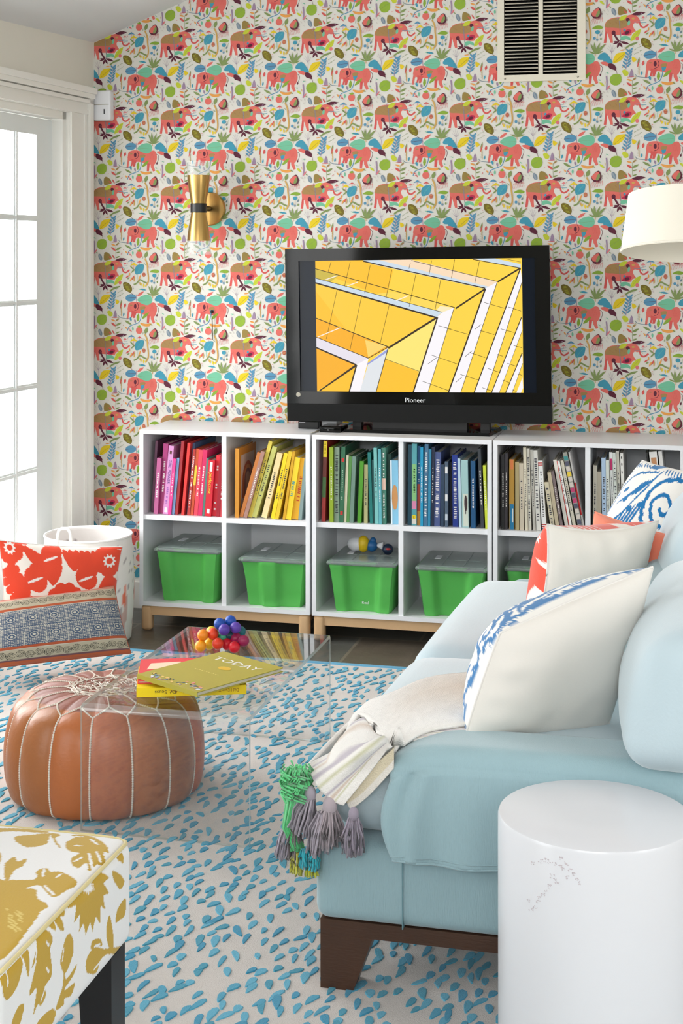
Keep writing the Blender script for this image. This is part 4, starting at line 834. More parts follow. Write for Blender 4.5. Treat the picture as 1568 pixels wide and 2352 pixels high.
# ------------------------------------------------------------------ rug
RZ = .009; RY1 = 5.225; RX0, RX1, RY0 = -2.5, 1.5, .6
rg = empty('rug', (0, 2.9, 0), 'large pale rug with scattered turquoise spots and blue edge', 'rug')
q = MB(); b0 = lin((216, 208, 202))
q.box((RX0, RY0, 0.0008), (RX1, RY1 - .028, RZ), b0)
blues = [lin(c) for c in ((84, 168, 198), (70, 156, 190), (100, 180, 208), (76, 160, 186))]
k = 0; y = RY0 + .03; row = 0
while y < RY1 - .05:
    st = .041; x = RX0 + .02 + (row % 2) * st / 2
    while x < RX1 - .02:
        if rng.random() < .86:
            cx = x + rng.uniform(-.013, .013); cy = y + rng.uniform(-.011, .011)
            L = rng.uniform(.012, .0275); w = rng.uniform(.0056, .0086); a = math.radians(rng.normal(82, 15)); bend = rng.uniform(-.15, .15)
            pts = []
            for t_ in range(9):
                th = 2 * math.pi * t_ / 9; u = math.cos(th) * L; v = math.sin(th) * w * (1 + .45 * math.cos(th)) * rng.uniform(.88, 1.12) + bend * u * u / L
                pts.append((cx + u * math.cos(a) - v * math.sin(a), cy + u * math.sin(a) + v * math.cos(a)))
            z = RZ + rng.uniform(.0002, .0014); bc_ = blues[int(rng.integers(4))]
            q.poly([(p[0], p[1], z + .0015) for p in pts], bc_)
            for j in range(9):
                p_, p2_ = pts[j], pts[(j + 1) % 9]; ox_, oy_ = (cx - p_[0]) * -.12, (cy - p_[1]) * -.12; ox2, oy2 = (cx - p2_[0]) * -.12, (cy - p2_[1]) * -.12
                q.poly([(p_[0] + ox_, p_[1] + oy_, RZ), (p2_[0] + ox2, p2_[1] + oy2, RZ), (p2_[0], p2_[1], z + .0015), (p_[0], p_[1], z + .0015)], bc_)
        x += st
    y += .036; row += 1
q.build('pile', M['rug'], rg)
q = MB(); q.rbox((RX0, RY1 - .028, .0008), (RX1, RY1, RZ + .002), .004, 3, col=lin((92, 168, 206))); q.build('edge_binding', M['rug'], rg, True)

# ------------------------------------------------------------------ tan leather pouf
pc = (-1.612, 3.842); PR = .274; PH = .285; NP = 15; rot0 = math.radians(-90 - 10)
pf = empty('leather_pouf', (pc[0], pc[1], RZ), 'round tan leather pouf with white stitching, half under clear table', 'pouf')
def pprof(t):                                        # t 0 bottom centre .. 1 top centre
    pr = [(0, .002), (.6, .0), (.84, .012), (.955, .07), (1.0, .30), (.99, .55), (.93, .78), (.84, .90), (.66, .975), (.45, 1.0), (.2, .985), (0, .97)]
    P = crom(pr, 10); k = t * (len(P) - 1); i = min(int(k), len(P) - 2); f = k - i; return P[i] * (1 - f) + P[i + 1] * f
def pouf_pt(a, t, off=0):
    r, z = pprof(t); ph = (a - rot0) * NP / (2 * math.pi); fr_ = abs(math.sin(math.pi * ph))
    g = max(0, min(1, (t - .12) / .1)) * max(0, min(1, (.95 - t) / .1))
    r = r * PR + (-.007 + .010 * fr_ ** .6) * g + off; z = z * PH + (.004 * fr_ ** .5 * max(0, (t - .6) / .4) * (1 if t < .93 else 0)) + (off if t > .72 else 0)
    return (pc[0] + r * math.cos(a), pc[1] + r * math.sin(a), RZ + max(z, .0005))
nA, nT = NP * 14, 110
G = np.array([[pouf_pt(2 * math.pi * i / nA + rot0, j / (nT - 1)) for j in range(nT)] for i in range(nA)])
Cc = np.zeros((nA, nT, 3)); pcol = [np.array(lin((176 + rng.integers(-14, 14), 98 + rng.integers(-8, 8), 56 + rng.integers(-6, 8)))) for _ in range(NP)]
for i in range(nA):
    for j in range(nT):
        t_ = j / (nT - 1); c_ = pcol[(i // 14) % NP]
        Cc[i, j] = c_ if t_ < .7 else np.array(lin((146, 88, 74))) * (.9 + .2 * ((i // 14) % 3) / 2)
q = MB(); q.grid(G, Cc, closed_u=True); q.build('leather_cover', M['leather'], pf, True)
q = MB(); sd_ = lambda a, t, o=.0012: pouf_pt(a, t, o)
def stitch(pts, r=.0024, bead=True):
    P = [Vector(p) for p in crom(pts, 4)] if len(pts) > 2 else [Vector(p) for p in pts]
    L = 0; 
    q.tube(P, r * .75, 5)
    if bead:
        acc = 0; step = .0062
        for a, b_ in zip(P[:-1], P[1:]):
            d = (b_ - a).length; n_ = 0
            while acc < d:
                c_ = a.lerp(b_, acc / d if d else 0); q.sphere(c_, r * 1.45, n=3); acc += step
            acc -= d
dA = 2 * math.pi / NP
for k in range(NP):
    a = rot0 + k * dA
    stitch([sd_(a, t_) for t_ in np.linspace(.17, .66, 12)])
    stitch([sd_(a, .66), sd_(a + dA * .25, .70), sd_(a + dA / 2, .735)]); stitch([sd_(a + dA / 2, .735), sd_(a + dA * .75, .70), sd_(a + dA, .66)])
    stitch([sd_(a + dA / 2, t_) for t_ in np.linspace(.735, .84, 5)], .0018)
    stitch([sd_(a + dA / 2, .84), sd_(a + dA, .86), sd_(a + dA * 1.5, .84)], .0018)
q.build('seam_stitching', M['thread'], pf, True)
q = MB()
for k in range(150):
    a = rng.uniform(0, 6.28); t0 = rng.uniform(.85, .97); a2 = a + rng.uniform(-.4, .4) / (1.4 - t0); t1 = min(.985, max(.84, t0 + rng.uniform(-.05, .05))); q.tube([sd_(a, t0), sd_(a2, t1)], .0014, 4)
for tt in (.87, .93): q.tube([sd_(w_, tt) for w_ in np.linspace(0, 2 * math.pi, 40)], .0018, 5)
q.build('medallion_stitching', M['thread'], pf, True)
q = MB(); q.tube([pouf_pt(w_, .155, .001) for w_ in np.linspace(0, 2 * math.pi, 60)], .003, 6, lin((120, 52, 32))); q.build('base_welt', M['leather'], pf, True)

# ------------------------------------------------------------------ clear acrylic table
AX0, AX1, AY0, AY1, AZ = -1.556, -1.102, 3.545, 4.378, .336; AT = .011
at = empty('acrylic_table', ((AX0 + AX1) / 2, (AY0 + AY1) / 2, RZ), 'clear acrylic waterfall coffee table standing partly over the pouf', 'coffee table')
def prof(o):
    r = .016 - o; y0, y1, z1 = AY0 + o, AY1 - o, AZ - o; P = [(y0, RZ + .001)]
    P += [(y0 + r - r * math.cos(w), z1 - r + r * math.sin(w)) for w in np.linspace(0, math.pi / 2, 7)]
    P += [(y1 - r + r * math.sin(w), z1 - r + r * math.cos(w)) for w in np.linspace(0, math.pi / 2, 7)]; return P + [(y1, RZ + .001)]
Po, Pi = prof(0), prof(AT); q = MB()
for P, fl_ in ((Po, 0), (Pi, 1)):
    G = np.array([[(x, p[0], p[1]) for x in (AX0, AX1)] for p in P]); q.grid(G)
q.build('sheet', M['acrylic'], at, True, angle=50)
q = MB()
for x in (AX0, AX1):
    for k in range(len(Po) - 1): q.poly([(x, *Po[k]), (x, *Po[k + 1]), (x, *Pi[k + 1]), (x, *Pi[k])])
b2_ = MB()
for k0, k1 in ((1, 8), (8, 15)):
    b2_.grid(np.array([[(x, Po[k][0] - .0002, Po[k][1] + .0002) for x in (AX0, AX1)] for k in range(k0, k1)]))
    b2_.build('bend', M['bend'], at, True); b2_ = MB()
for k in (0, -1): q.poly([(AX0, *Po[k]), (AX1, *Po[k]), (AX1, *Pi[k]), (AX0, *Pi[k])])
q.build('polished_edge', M['acryl_edge'], at)
def flat_book(name, lab, corner, ang, lx, ly, z0, th, col, spine_front=True, page=(236, 230, 214)):
    o = empty(name, (corner[0], corner[1], z0), lab, 'book', 'picture books stacked on the clear table', (0, 0, math.radians(ang)))
    q = MB(); c_ = lin(col); bt = .0022
    q.box((0, 0, 0), (lx, ly, bt), c_); q.box((0, 0, th - bt), (lx, ly, th), c_)
    if spine_front: q.box((0, 0, bt), (lx, bt, th - bt), c_)
    else: q.box((0, 0, bt), (bt, ly, th - bt), c_)
    p = MB(); e = .003; p.box((e if spine_front else bt, bt if spine_front else e, bt), (lx - e, ly - e, th - bt)); p.build('pages', M['pages'], o, local=True)
    return o, q
o, q = flat_book('picture_book', 'yellow hardcover with brown spine lettering, lowest of the table books', (-1.437, 3.632), 19.8, .287, .205, AZ + .0008, .024, (248, 214, 12))
for s_, sz_, x0, c_ in (('Did I Ever Tell You How Lucky You Are?', .0138, .268, (150, 84, 30)), ('Dr. Seuss', .0145, .103, (70, 60, 20))):
    for P in text_polys(s_, sz_): q.poly([(x0 - p[0] * .78 if s_[0:3] == 'Did' else x0 - p[0], -.0006, .0165 - p[1] * .9) for p in P][::-1], lin(c_))
q.build('cover', M['vc'], o, local=True)
z1_ = AZ + .0256
o, q = flat_book('picture_book', 'coral red picture book sandwiched between yellow and olive books', (-1.448, 3.668), 19, .245, .205, z1_, .009, (232, 66, 74), False)
q.poly([(.02, .1, .0094), (.12, .12, .0094), (.11, .17, .0094), (.03, .16, .0094)], lin((250, 220, 190))); q.poly([(.01, .01, .0093), (.06, .015, .0093), (.05, .04, .0093), (.012, .035, .0093)], lin((60, 140, 70)))
q.build('cover', M['vc'], o, local=True)
z2_ = z1_ + .0100
gL = atz(315, 1548, z2_ + .012); gT = atz(508, 1496, z2_ + .012); gR = atz(642, 1530, z2_ + .012); gB = atz(452, 1590, z2_ + .012)
ga = math.degrees(math.atan2(gB.y - gL.y, gB.x - gL.x)); gx = (gB - gL).length; gy = ((gT - gL).length + (gR - gB).length) / 2
o, q = flat_book('picture_book', 'olive green book titled TODAY, topmost of the table books', (gL.x, gL.y), ga, gx, gy, z2_, .012, (178, 166, 62), True)
z = .0124
for P in text_polys('TODAY', .040): q.poly([(gx * .14 + p[0] * 1.28, gy * .76 + p[1], z) for p in P], lin((250, 250, 245)))
for k in range(11): q.poly([(gx * .3 + k * .009, gy * .45, z), (gx * .3 + k * .009 + .005, gy * .45, z), (gx * .3 + k * .009 + .005, gy * .45 + .003, z), (gx * .3 + k * .009, gy * .45 + .003, z)], lin((226, 214, 130)))
q.poly([(gx * .55 + .022 * math.cos(w), gy * .63 + .014 * math.sin(w), z) for w in np.linspace(0, 6, 12)], lin((228, 186, 50)))
rs = random.Random(3)
for k in range(46):
    cx, cy = rs.uniform(.02, gx - .015), rs.uniform(.008, .036) + (0 if k % 3 else rs.uniform(0, .02)); c_ = rs.choice([(240, 240, 235), (226, 140, 130), (80, 110, 130), (50, 60, 50), (236, 200, 120), (130, 170, 180), (180, 150, 200)])
    a = rs.uniform(0, 6); r1_, r2_ = rs.uniform(.004, .009), rs.uniform(.002, .005); q.poly([(cx + r1_ * math.cos(w) * math.cos(a) - r2_ * math.sin(w) * math.sin(a), cy + r1_ * math.cos(w) * math.sin(a) + r2_ * math.sin(w) * math.cos(a), z + k * .00001) for w in np.linspace(0, 5.5, 7)], lin(c_))
q.build('cover', M['vc'], o, local=True)
# bead cluster toy
zb_ = 4.30
balls = [(450, 525, 0, (244, 160, 20)), (672, 495, 0, (226, 60, 30)), (790, 500, .03, (206, 16, 40)), (885, 540, -.01, (214, 20, 40)), (565, 500, .05, (240, 200, 30)), (480, 385, .01, (244, 140, 20)), (610, 370, .03, (236, 74, 34)), (1003, 458, .0, (150, 24, 76)), (905, 425, .04, (160, 24, 80)),
         (755, 315, .0, (84, 56, 160)), (900, 290, .02, (92, 62, 166)), (695, 240, .03, (22, 76, 170)), (835, 205, .05, (24, 80, 176)), (590, 345, .075, (226, 190, 40)), (960, 340, .06, (20, 100, 110)), (830, 385, .05, (18, 70, 84)), (740, 410, .05, (60, 170, 130)), (690, 400, .09, (80, 170, 60)), (800, 300, .09, (30, 90, 120)), (860, 440, .08, (70, 160, 120))]
pos = [(atd(380 + a / 5.6, 1390 + b_ / 5.6, zb_ + d_ * .8), c_) for a, b_, d_, c_ in balls]
bt_ = empty('bead_ball_toy', (pos[2][0].x, pos[2][0].y, AZ), 'cluster toy of rainbow coloured wooden balls on the clear table', 'toy')
zmin = min(p.z for p, _ in pos) - .0168
for p, c_ in pos: q = MB(); q.sphere((p.x, p.y, max(p.z - (zmin - AZ) * (1 if p.z - .0168 - zmin < .001 else 0), AZ + .0168)), .0168, lin(c_), 12); q.build('ball', M['vc'], bt_, True)

# ------------------------------------------------------------------ sofa
SX0, SX1, SY0, SY1 = -.765, .20, 2.90, 4.72
sf = empty('sofa', ((SX0 + SX1) / 2, (SY0 + SY1) / 2, RZ), 'long duck egg blue sofa on tapered dark wood legs', 'sofa')
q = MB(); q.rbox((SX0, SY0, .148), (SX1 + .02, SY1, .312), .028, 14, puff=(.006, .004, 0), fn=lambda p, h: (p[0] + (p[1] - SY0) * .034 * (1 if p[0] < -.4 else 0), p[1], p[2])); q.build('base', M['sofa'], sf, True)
q = MB(); xs_ = aty(925, 2000, SY0).x; q.box((xs_ - .001, SY0 - .0052, .15), (xs_ + .001, SY0 + .01, .30)); q.build('base_seam', mat('seam_shadow_thread', (104, 140, 148), rough=.9), sf)
q = MB(); q.box((SX0 + .012, SY0 + .008, .118), (SX1, SY0 + .03, .1495)); q.box((SX0 + .012, SY0 + .03, .118), (SX0 + .034, SY1 - .01, .1495)); q.box((SX0 + .034, SY1 - .032, .118), (SX1, SY1 - .01, .1495)); q.box((SX1 - .022, SY0 + .03, .118), (SX1, SY1 - .032, .1495)); q.build('plinth_rail', M['walnut'], sf)
for (lx, sgx) in ((SX0 + .012, 1), (SX1 - .0, -1)):
    for (ly, sgy) in ((SY0 + .008, 1), (SY1 - .01, -1)):
        q = MB(); P = []
        for (z, wx, wy) in ((RZ, .068, .062), (.1178, .108, .1)): P.append([(lx, ly, z), (lx + sgx * wx, ly, z), (lx + sgx * wx, ly + sgy * wy, z), (lx, ly + sgy * wy, z)])
        q.v = P[0] + P[1]; q.f = [[0, 3, 2, 1], [4, 5, 6, 7]] + [[j, (j + 1) % 4, 4 + (j + 1) % 4, 4 + j] for j in range(4)]; q.c = [(1, 1, 1)] * 6; q.build('leg', M['walnut'], sf)
# seat cushions with rounded, crowned tops
CJ = 3.70
def SH(p, h): return (p[0] + (p[1] - SY0) * .034 * (1 if p[0] < -.4 else .3), p[1], p[2])
for (ya, yb) in ((SY0 + .015, CJ), (CJ, SY1 - .12)):
    q = MB(); q.rbox((SX0 + .006, ya + .002, .316), (-.10, yb - .002, .488), .075, 16, puff=(.006, .004, .024), fn=SH); q.build('seat_cushion', M['sofa_lit'], sf, True)
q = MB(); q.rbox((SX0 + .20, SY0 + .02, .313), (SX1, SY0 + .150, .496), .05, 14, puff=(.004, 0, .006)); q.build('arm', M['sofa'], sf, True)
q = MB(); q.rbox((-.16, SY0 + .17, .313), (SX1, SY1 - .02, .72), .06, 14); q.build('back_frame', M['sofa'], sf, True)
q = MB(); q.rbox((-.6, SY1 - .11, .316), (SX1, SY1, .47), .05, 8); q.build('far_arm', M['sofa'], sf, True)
def cush(lo, hi, lean, r, puff, nm='back_cushion', wr=0.):
    q = MB(); zc_ = lo[2]
    def fn(p, h): return (p[0] + (p[2] - zc_) * lean, p[1], p[2] + (wr * math.sin(p[0] * 38 + p[2] * 26) if h[2] > .3 else 0))
    q.rbox(lo, hi, r, 16, puff=puff, fn=fn); q.build(nm, M['sofa_lit'], sf, True)
cush((-.15, 2.845, .518), (.08, 3.60, .775), .22, .055, (.045, .014, .03))
cush((-.12, 3.62, .52), (.10, 4.58, .865), .24, .075, (.05, .02, .03))
# fitted arm cover draped over the near arm
ax0 = aty(893, 1850, SY0 - .02).x; ac = MB()
nu, nv = 90, 60; G = np.zeros((nu, nv, 3))
for i in range(nu):
    u = i / (nu - 1); x = ax0 + u * (SX1 + .01 - ax0)
    le = math.exp(-(x - ax0) / .07)
    for j in range(nv):
        v = j / (nv - 1); ztop = .512 - .03 * math.exp(-((x - ax0) / .035) ** 1.2) + .004 * (1 - (2 * u - 1) ** 2)
        L1 = .12; L2 = .262; tot = L1 + L2; d = v * tot
        yb_, yf = SY0 + .16, SY0 - .006
        if d < L1 - .03: y = yb_ - d * (yb_ - yf) / L1; z = ztop - .0 - (.02 * max(0, 1 - d / .02)) 
        elif d < L1 + .03:
            w = (d - L1 + .03) / .06 * math.pi / 2; y = yf + .038 * (1 - math.sin(w)) - .0; z = ztop - .038 * (1 - math.cos(w))
        else:
            s_ = (d - L1 - .03) / (tot - L1 - .03); y = yf - .005 - .018 * s_; z = ztop - .038 - s_ * (ztop - .038 - .298)
            fold = math.sin(x * 42 + 1.3 + .5 * math.sin(x * 13)) * .007 * s_ * (1 - .5 * u) - .012 * math.exp(-((x - ax0 - .045 + .02 * s_) / .014) ** 2) * (1 - s_ * .4)
            fold += .011 * math.exp(-((x - ax0 - .075 + .035 * s_) / .02) ** 2) * (1 - s_ * .7)
            y -= fold; x_ = x + .0 - le * .022 * math.sin(s_ * 3.0) + le * .012 * s_
            G[i, j] = (x_, y, z - .004 * math.sin(u * 9) * s_); continue
        G[i, j] = (x, y, z)
ac.grid(G); o = ac.build('arm_cover', M['sofa'], None, True); md_ = o.modifiers.new('thickness', 'SOLIDIFY'); md_.thickness = .004; md_.offset = 0
tag(o, 'blue linen cover draped over the near arm of the sofa', 'arm cover')
hm = MB(); hm.tube([G[i, 57] + np.array((0, -.0025, 0)) for i in range(0, nu, 3)], .0013, 5); hm.tube([G[i, 59] + np.array((0, -.0005, 0)) for i in range(0, nu, 3)], .003, 5)
hm.build('hem', M['sofa'], o, True)

# ------------------------------------------------------------------ loose cushions: quilted shells whose printed cloth follows the seams
def pillow(name, lab, cat, corners, t_f, t_b, front, back, n=120, group=None, pinch=.05, wr=.004, seed=0, pipe=(234, 230, 224), sag=(0, 0, 0)):
    TLc, TRc, BRc, BLc = [np.array(tuple(c)) for c in corners]
    nrm = np.cross(BLc - TLc, TRc - TLc); nrm /= np.linalg.norm(nrm)         # towards the front face
    U, V = np.meshgrid(np.linspace(-1, 1, n), np.linspace(-1, 1, n), indexing='ij')
    rs = np.random.default_rng(seed); U2 = U * (1 - pinch * (1 - V ** 2) * 1.0); V2 = V * (1 - pinch * (1 - U ** 2))
    a = (U2 + 1) / 2; b_ = (V2 + 1) / 2
    base = (1 - b_)[..., None] * ((1 - a)[..., None] * TLc + a[..., None] * TRc) + b_[..., None] * ((1 - a)[..., None] * BLc + a[..., None] * BRc)
    prof_ = np.clip((1 - np.abs(U) ** 2.6) * (1 - np.abs(V) ** 2.6), 0, 1) ** .52
    wv = np.zeros_like(U)
    for k in range(5):
        kx, ky, ph = rs.uniform(-7, 7), rs.uniform(-7, 7), rs.uniform(0, 6); wv += np.sin(kx * U + ky * V + ph) / 5
    edge = (1 - prof_) * prof_ * 4
    for k in range(7):
        an = rs.uniform(0, 6.28); wv += .35 * edge * np.sin(14 * (U * math.cos(an) + V * math.sin(an)) + rs.uniform(0, 6)) / 3
    base = base + np.array(sag) * (1 - U ** 2)[..., None] * (1 - V ** 2)[..., None]
    ctr = base.mean((0, 1)); lo = (TLc + TRc + BRc + BLc) / 4
    o = empty(name, (lo[0], lo[1], min(c[2] for c in (TLc, TRc, BRc, BLc))), lab, cat, group)
    for sg, t_, cv, nm in ((1, t_f, front, 'front_cloth'), (-1, t_b, back, 'back_cloth')):
        P = base + nrm * (sg * (t_ * prof_ + wr * wv * prof_))[..., None]
        q = MB(); C_ = cv.at(a * .999, b_ * .999) if isinstance(cv, Canvas) else tuple(lin(cv))
        if sg < 0: q.grid(P.transpose(1, 0, 2), C_.transpose(1, 0, 2) if not isinstance(C_, tuple) else C_)
        else: q.grid(P, C_)
        q.build(nm, M['cream'], o, True)
    E_i = [base[i, 0] for i in range(0, n, 3)] + [base[n - 1, j] for j in range(0, n, 3)] + [base[i, n - 1] for i in range(n - 1, -1, -3)] + [base[0, j] for j in range(n - 1, -1, -3)]
    q = MB(); q.tube(E_i, .0026, 6, lin(pipe), caps=False); q.build('seam', M['cream'], o, True)
    return o
BLI = (30, 116, 176); CRM = (238, 234, 226)
def ikat(seed=0):
    c = Canvas(100, 100, (244, 241, 234), 340, 340)
    for (x, y, s_) in ((76, 40, 1), (26, 86, .9), (86, 92, .7)):
        pts = [(x + s_ * r * math.cos(a), y + s_ * r * math.sin(a)) for a, r in ((2.6, 3), (1.2, 5), (-.2, 8), (-1.6, 11), (-3.0, 13), (-4.4, 14), (-5.6, 16))]
        c.line(pts, 3.4 * s_, BLI, True, .18)
    c.line([(99, 12), (80, 14), (62, 22), (55, 36), (57, 52), (66, 66), (72, 84), (70, 99)], 4.2, BLI, True, .25)
    c.line([(20, 60), (32, 52), (40, 42), (48, 30), (58, 10)], 2.0, BLI, True, .25); c.line([(8, 40), (20, 20), (38, 14), (52, 12)], 2.2, BLI, True, .3); c.line([(12, 70), (10, 52), (16, 36)], 2.2, BLI, True, .3)
    for k in range(7): c.leaf(14 + k * 5, 78 - k * 3, 26 + k * 5, 56 - k * 3.5, 1.4, BLI)
    for k in range(6): c.leaf(40 + k * 5.4, 78 + (k % 2) * 2, 48 + k * 5.2, 60 + k * .6, 1.7, BLI)
    c.line([(34, 92), (38, 82), (48, 78), (58, 82), (62, 92)], 5, BLI, True, .3); c.ell(48, 95, 5, 3, BLI)
    for k in range(6): c.line([(20 + k * 4, 44 - k * 2), (34 + k * 3, 34 - k * 2), (42 + k * 2.4, 24 - k)], 1.0 + (k % 3) * .5, BLI)
    for (x, y) in ((30, 40), (24, 32), (40, 47), (50, 42)): c.ell(x, y, 3.2, 2, BLI, -40)
    for k in range(9): c.leaf(60 + k * 4, 6, 64 + k * 4, 14, .9, BLI)
    for k in range(8): c.leaf(4 + k * 5, 4 + k % 3, 12 + k * 5, 10, .9, BLI)
    for k in range(9): c.leaf(3, 10 + k * 10, 12, 4 + k * 10, 1.1, BLI)
    c.ell(44, 6, 9, 3.4, BLI, -12)
    return c
CO = (236, 78, 52)
def suzani():
    c = Canvas(150, 100, (248, 238, 228), 460, 310)
    def flower(x, y, s_):
        c.ell(x, y, 17 * s_, 14 * s_, CO)
        for k in range(10): a = k * .628; c.ell(x + 15 * s_ * math.cos(a), y + 12.5 * s_ * math.sin(a), 5 * s_, 4.4 * s_, CO)
        pts = []
        for k in range(20): a = k * math.pi / 10; r = (10.5 if k % 2 == 0 else 7) * s_; pts.append((x + r * math.cos(a), y + r * .85 * math.sin(a)))
        c.poly(pts, (248, 240, 234)); c.ell(x, y, 4.8 * s_, 4 * s_, CO)
    flower(75, 58, 1.1); flower(132, 16, .9); flower(20, 96, .8); flower(12, 6, .7); flower(144, 92, .8)
    for (x, y, r) in ((102, 34, 1), (40, 34, 1.0), (112, 62, .9), (30, 66, .9), (60, 14, .9), (95, 86, .9), (54, 90, .8)):
        c.ell(x, y, 12 * r, 8.5 * r, CO, 30); c.ell(x + 6 * r, y - 7 * r, 6 * r, 5 * r, CO); c.leaf(x - 10 * r, y + 3, x + 9 * r, y - 2, 1.5 * r, (248, 240, 234))
    for k in range(9): c.leaf(44 + k * 2, 20 + k * 2.2, 30 + k * 5, 6 + k * 2.0, 2.4, CO)
    for k in range(7): c.leaf(14, 86 - k * 4, 28 + k * 1.5, 52 - k * 5, 2.6, CO)
    for k in range(6): c.leaf(98 + k * 5, 92 - k * 4, 112 + k * 5, 74 - k * 6, 3.0, CO)
    for k in range(7): c.leaf(88 + k * 6, 24 - k, 76 + k * 7, 8, 2.4, CO)
    for k in range(5): c.leaf(34 + k * 3, 84 + k * 3, 56, 66 + k * 6, 2.8, CO)
    for k in range(5): c.leaf(120 + k * 4, 50, 132 + k * 4, 32 + k * 3, 3.2, CO)
    for k in range(6): c.line([(2 + k * 4, 30 + k * 7), (10 + k * 4, 26 + k * 6), (14 + k * 4, 18 + k * 7)], 2.6, CO)
    for k in range(4): c.leaf(112 + k * 5, 98, 118 + k * 6, 80, 3, CO)
    c.grow(CO, 8)
    for (x, y, s_) in ((75, 58, 1.1), (132, 16, .9), (20, 96, .8), (12, 6, .7), (144, 92, .8)):
        pts = []
        for k in range(20): a = k * math.pi / 10; r = (10.5 if k % 2 == 0 else 7) * s_; pts.append((x + r * math.cos(a), y + r * .85 * math.sin(a)))
        c.poly(pts, (248, 240, 234)); c.ell(x, y, 4.8 * s_, 4 * s_, CO)
    for (x, y, r) in ((102, 34, 1), (40, 34, 1.0), (112, 62, .9), (30, 66, .9), (60, 14, .9), (95, 86, .9), (54, 90, .8)): c.leaf(x - 10 * r, y + 3, x + 9 * r, y - 2, 1.5 * r, (248, 240, 234))
    return c
def blockprint():
    c = Canvas(150, 100, (190, 180, 156), 600, 400); bl = (74, 92, 118); lt = (208, 204, 190); ru = (184, 90, 56); dk = (66, 64, 56)
    c.poly([(0, 22), (150, 22), (150, 76), (0, 76)], bl)
    for gx_ in range(7):
        for gy_ in range(2):
            x, y = 11 + gx_ * 21.5, 36 + gy_ * 25
            for rr in (9.6, 7.2, 4.2): c.ring(x, y, rr - 1.0, rr, lt) if rr < 5 else None
            for kx in range(-5, 6):
                for ky in range(-5, 6):
                    m_ = max(abs(kx), abs(ky)); d_ = math.hypot(kx, ky)
                    if d_ > 2.6 and m_ <= 5: c.ell(x + kx * 1.95, y + ky * 2.1, .72, .62, lt, 45 * ((kx + ky) % 2))
            c.ell(x, y, 1.5, 1.5, lt)
        for ky in range(26): c.leaf(.4 + gx_ * 21.5, 24 + ky * 2.05, 2.0 + gx_ * 21.5, 23 + ky * 2.05, .6, lt)
    for k in range(75): c.leaf(k * 2, 23.6, k * 2 + 1.4, 24.8, .5, lt); c.leaf(k * 2, 74.6, k * 2 + 1.4, 73.2, .5, lt); c.leaf(k * 2, 48.6, k * 2 + 1.4, 49.6, .5, lt)
    for y in (19.5, 76.5): c.poly([(0, y - 1.2), (150, y - 1.2), (150, y + 2.6), (0, y + 2.6)], ru); c.poly([(0, y + 2.6), (150, y + 2.6), (150, y + 3.2), (0, y + 3.2)], lt)
    for k in range(17):
        for y, s_ in ((87, 1), (10, -1)):
            for rr in (4.4, 2.9, 1.4): c.ring(4.5 + k * 9, y + (1 if k % 2 else -1) * .9, rr - .55, rr, dk)
    c.poly([(0, 93), (150, 93), (150, 95), (0, 95)], (120, 84, 90)); c.poly([(0, 95), (150, 95), (150, 100), (0, 100)], (198, 100, 60)); c.poly([(0, 0), (150, 0), (150, 4), (0, 4)], (206, 140, 120))
    return c
# big cushion nearest the camera: its cream back faces us
IK = ikat(); IK2 = ikat()
IK2.warp = .55
for (a_, w_) in (([(20, 9), (34, 5), (46, 12), (58, 7), (70, 13)], 5), ([(60, 20), (76, 12), (88, 16), (92, 24)], 4.5), ([(10, 18), (26, 14), (40, 20), (56, 16)], 2), ([(93, 30), (89, 38), (93, 46)], 5), ([(86, 52), (93, 58), (88, 66)], 3.5), ([(94, 66), (90, 76), (84, 90), (88, 97)], 4.5), ([(84, 30), (80, 44), (84, 54)], 1.6), ([(97, 84), (92, 92), (96, 98)], 3), ([(72, 5), (84, 7), (90, 5)], 2.6), ([(4, 5), (12, 8), (18, 4)], 3.2), ([(8, 3), (30, 4), (52, 3), (72, 4)], 2.4), ([(26, 26), (44, 20), (60, 28), (78, 26)], 5), ([(97, 10), (95, 30), (97, 50), (95, 74)], 2.6), ([(80, 70), (76, 82), (82, 96)], 4)): IK2.line(a_, w_, BLI, True, .22)
pA = [atd(1148, 1454, 3.02), atd(1499, 1302, 3.13), atd(1395, 1668, 3.14), atd(1068, 1692, 3.05)]
pillow('cushion', 'large near cushion with plain cream back and blue ikat front', 'cushion', [pA[1], pA[0], pA[3], pA[2]], .185, .05, IK2, (234, 229, 221), 170, seed=2, pinch=-.02, wr=.005)
q = None
pB = [atd(1256, 1204, 3.60), atd(1512, 1196, 3.76), atd(1475, 1462, 3.80), atd(1212, 1505, 3.60)]
SZ = suzani()
pillow('cushion', 'coral patterned cushion with plain cream back, second from the near arm', 'cushion', [pB[1], pB[0], pB[3], pB[2]], .17, .045, SZ, (238, 232, 222), 150, seed=5, pinch=.13, wr=.010)
pC = [atd(1474, 1058, 4.34), atd(1610, 1090, 4.14), atd(1562, 1400, 4.00), atd(1316, 1335, 4.16)]
pillow('cushion', 'farthest sofa cushion, blue ikat scrolls on white with grey back', 'cushion', pC, .07, .05, IK, (176, 184, 182), 150, seed=8, pinch=.03, wr=.004)
pD = [atd(1366, 1176, 3.98), atd(1548, 1232, 3.80), atd(1500, 1420, 3.74), atd(1330, 1380, 3.90)]
pillow('cushion', 'plain salmon pink cushion peeping out between cream and ikat cushions', 'cushion', pD, .05, .04, (244, 140, 112), (244, 140, 112), 90, seed=11, pinch=.05, wr=.007, pipe=(244, 150, 120))

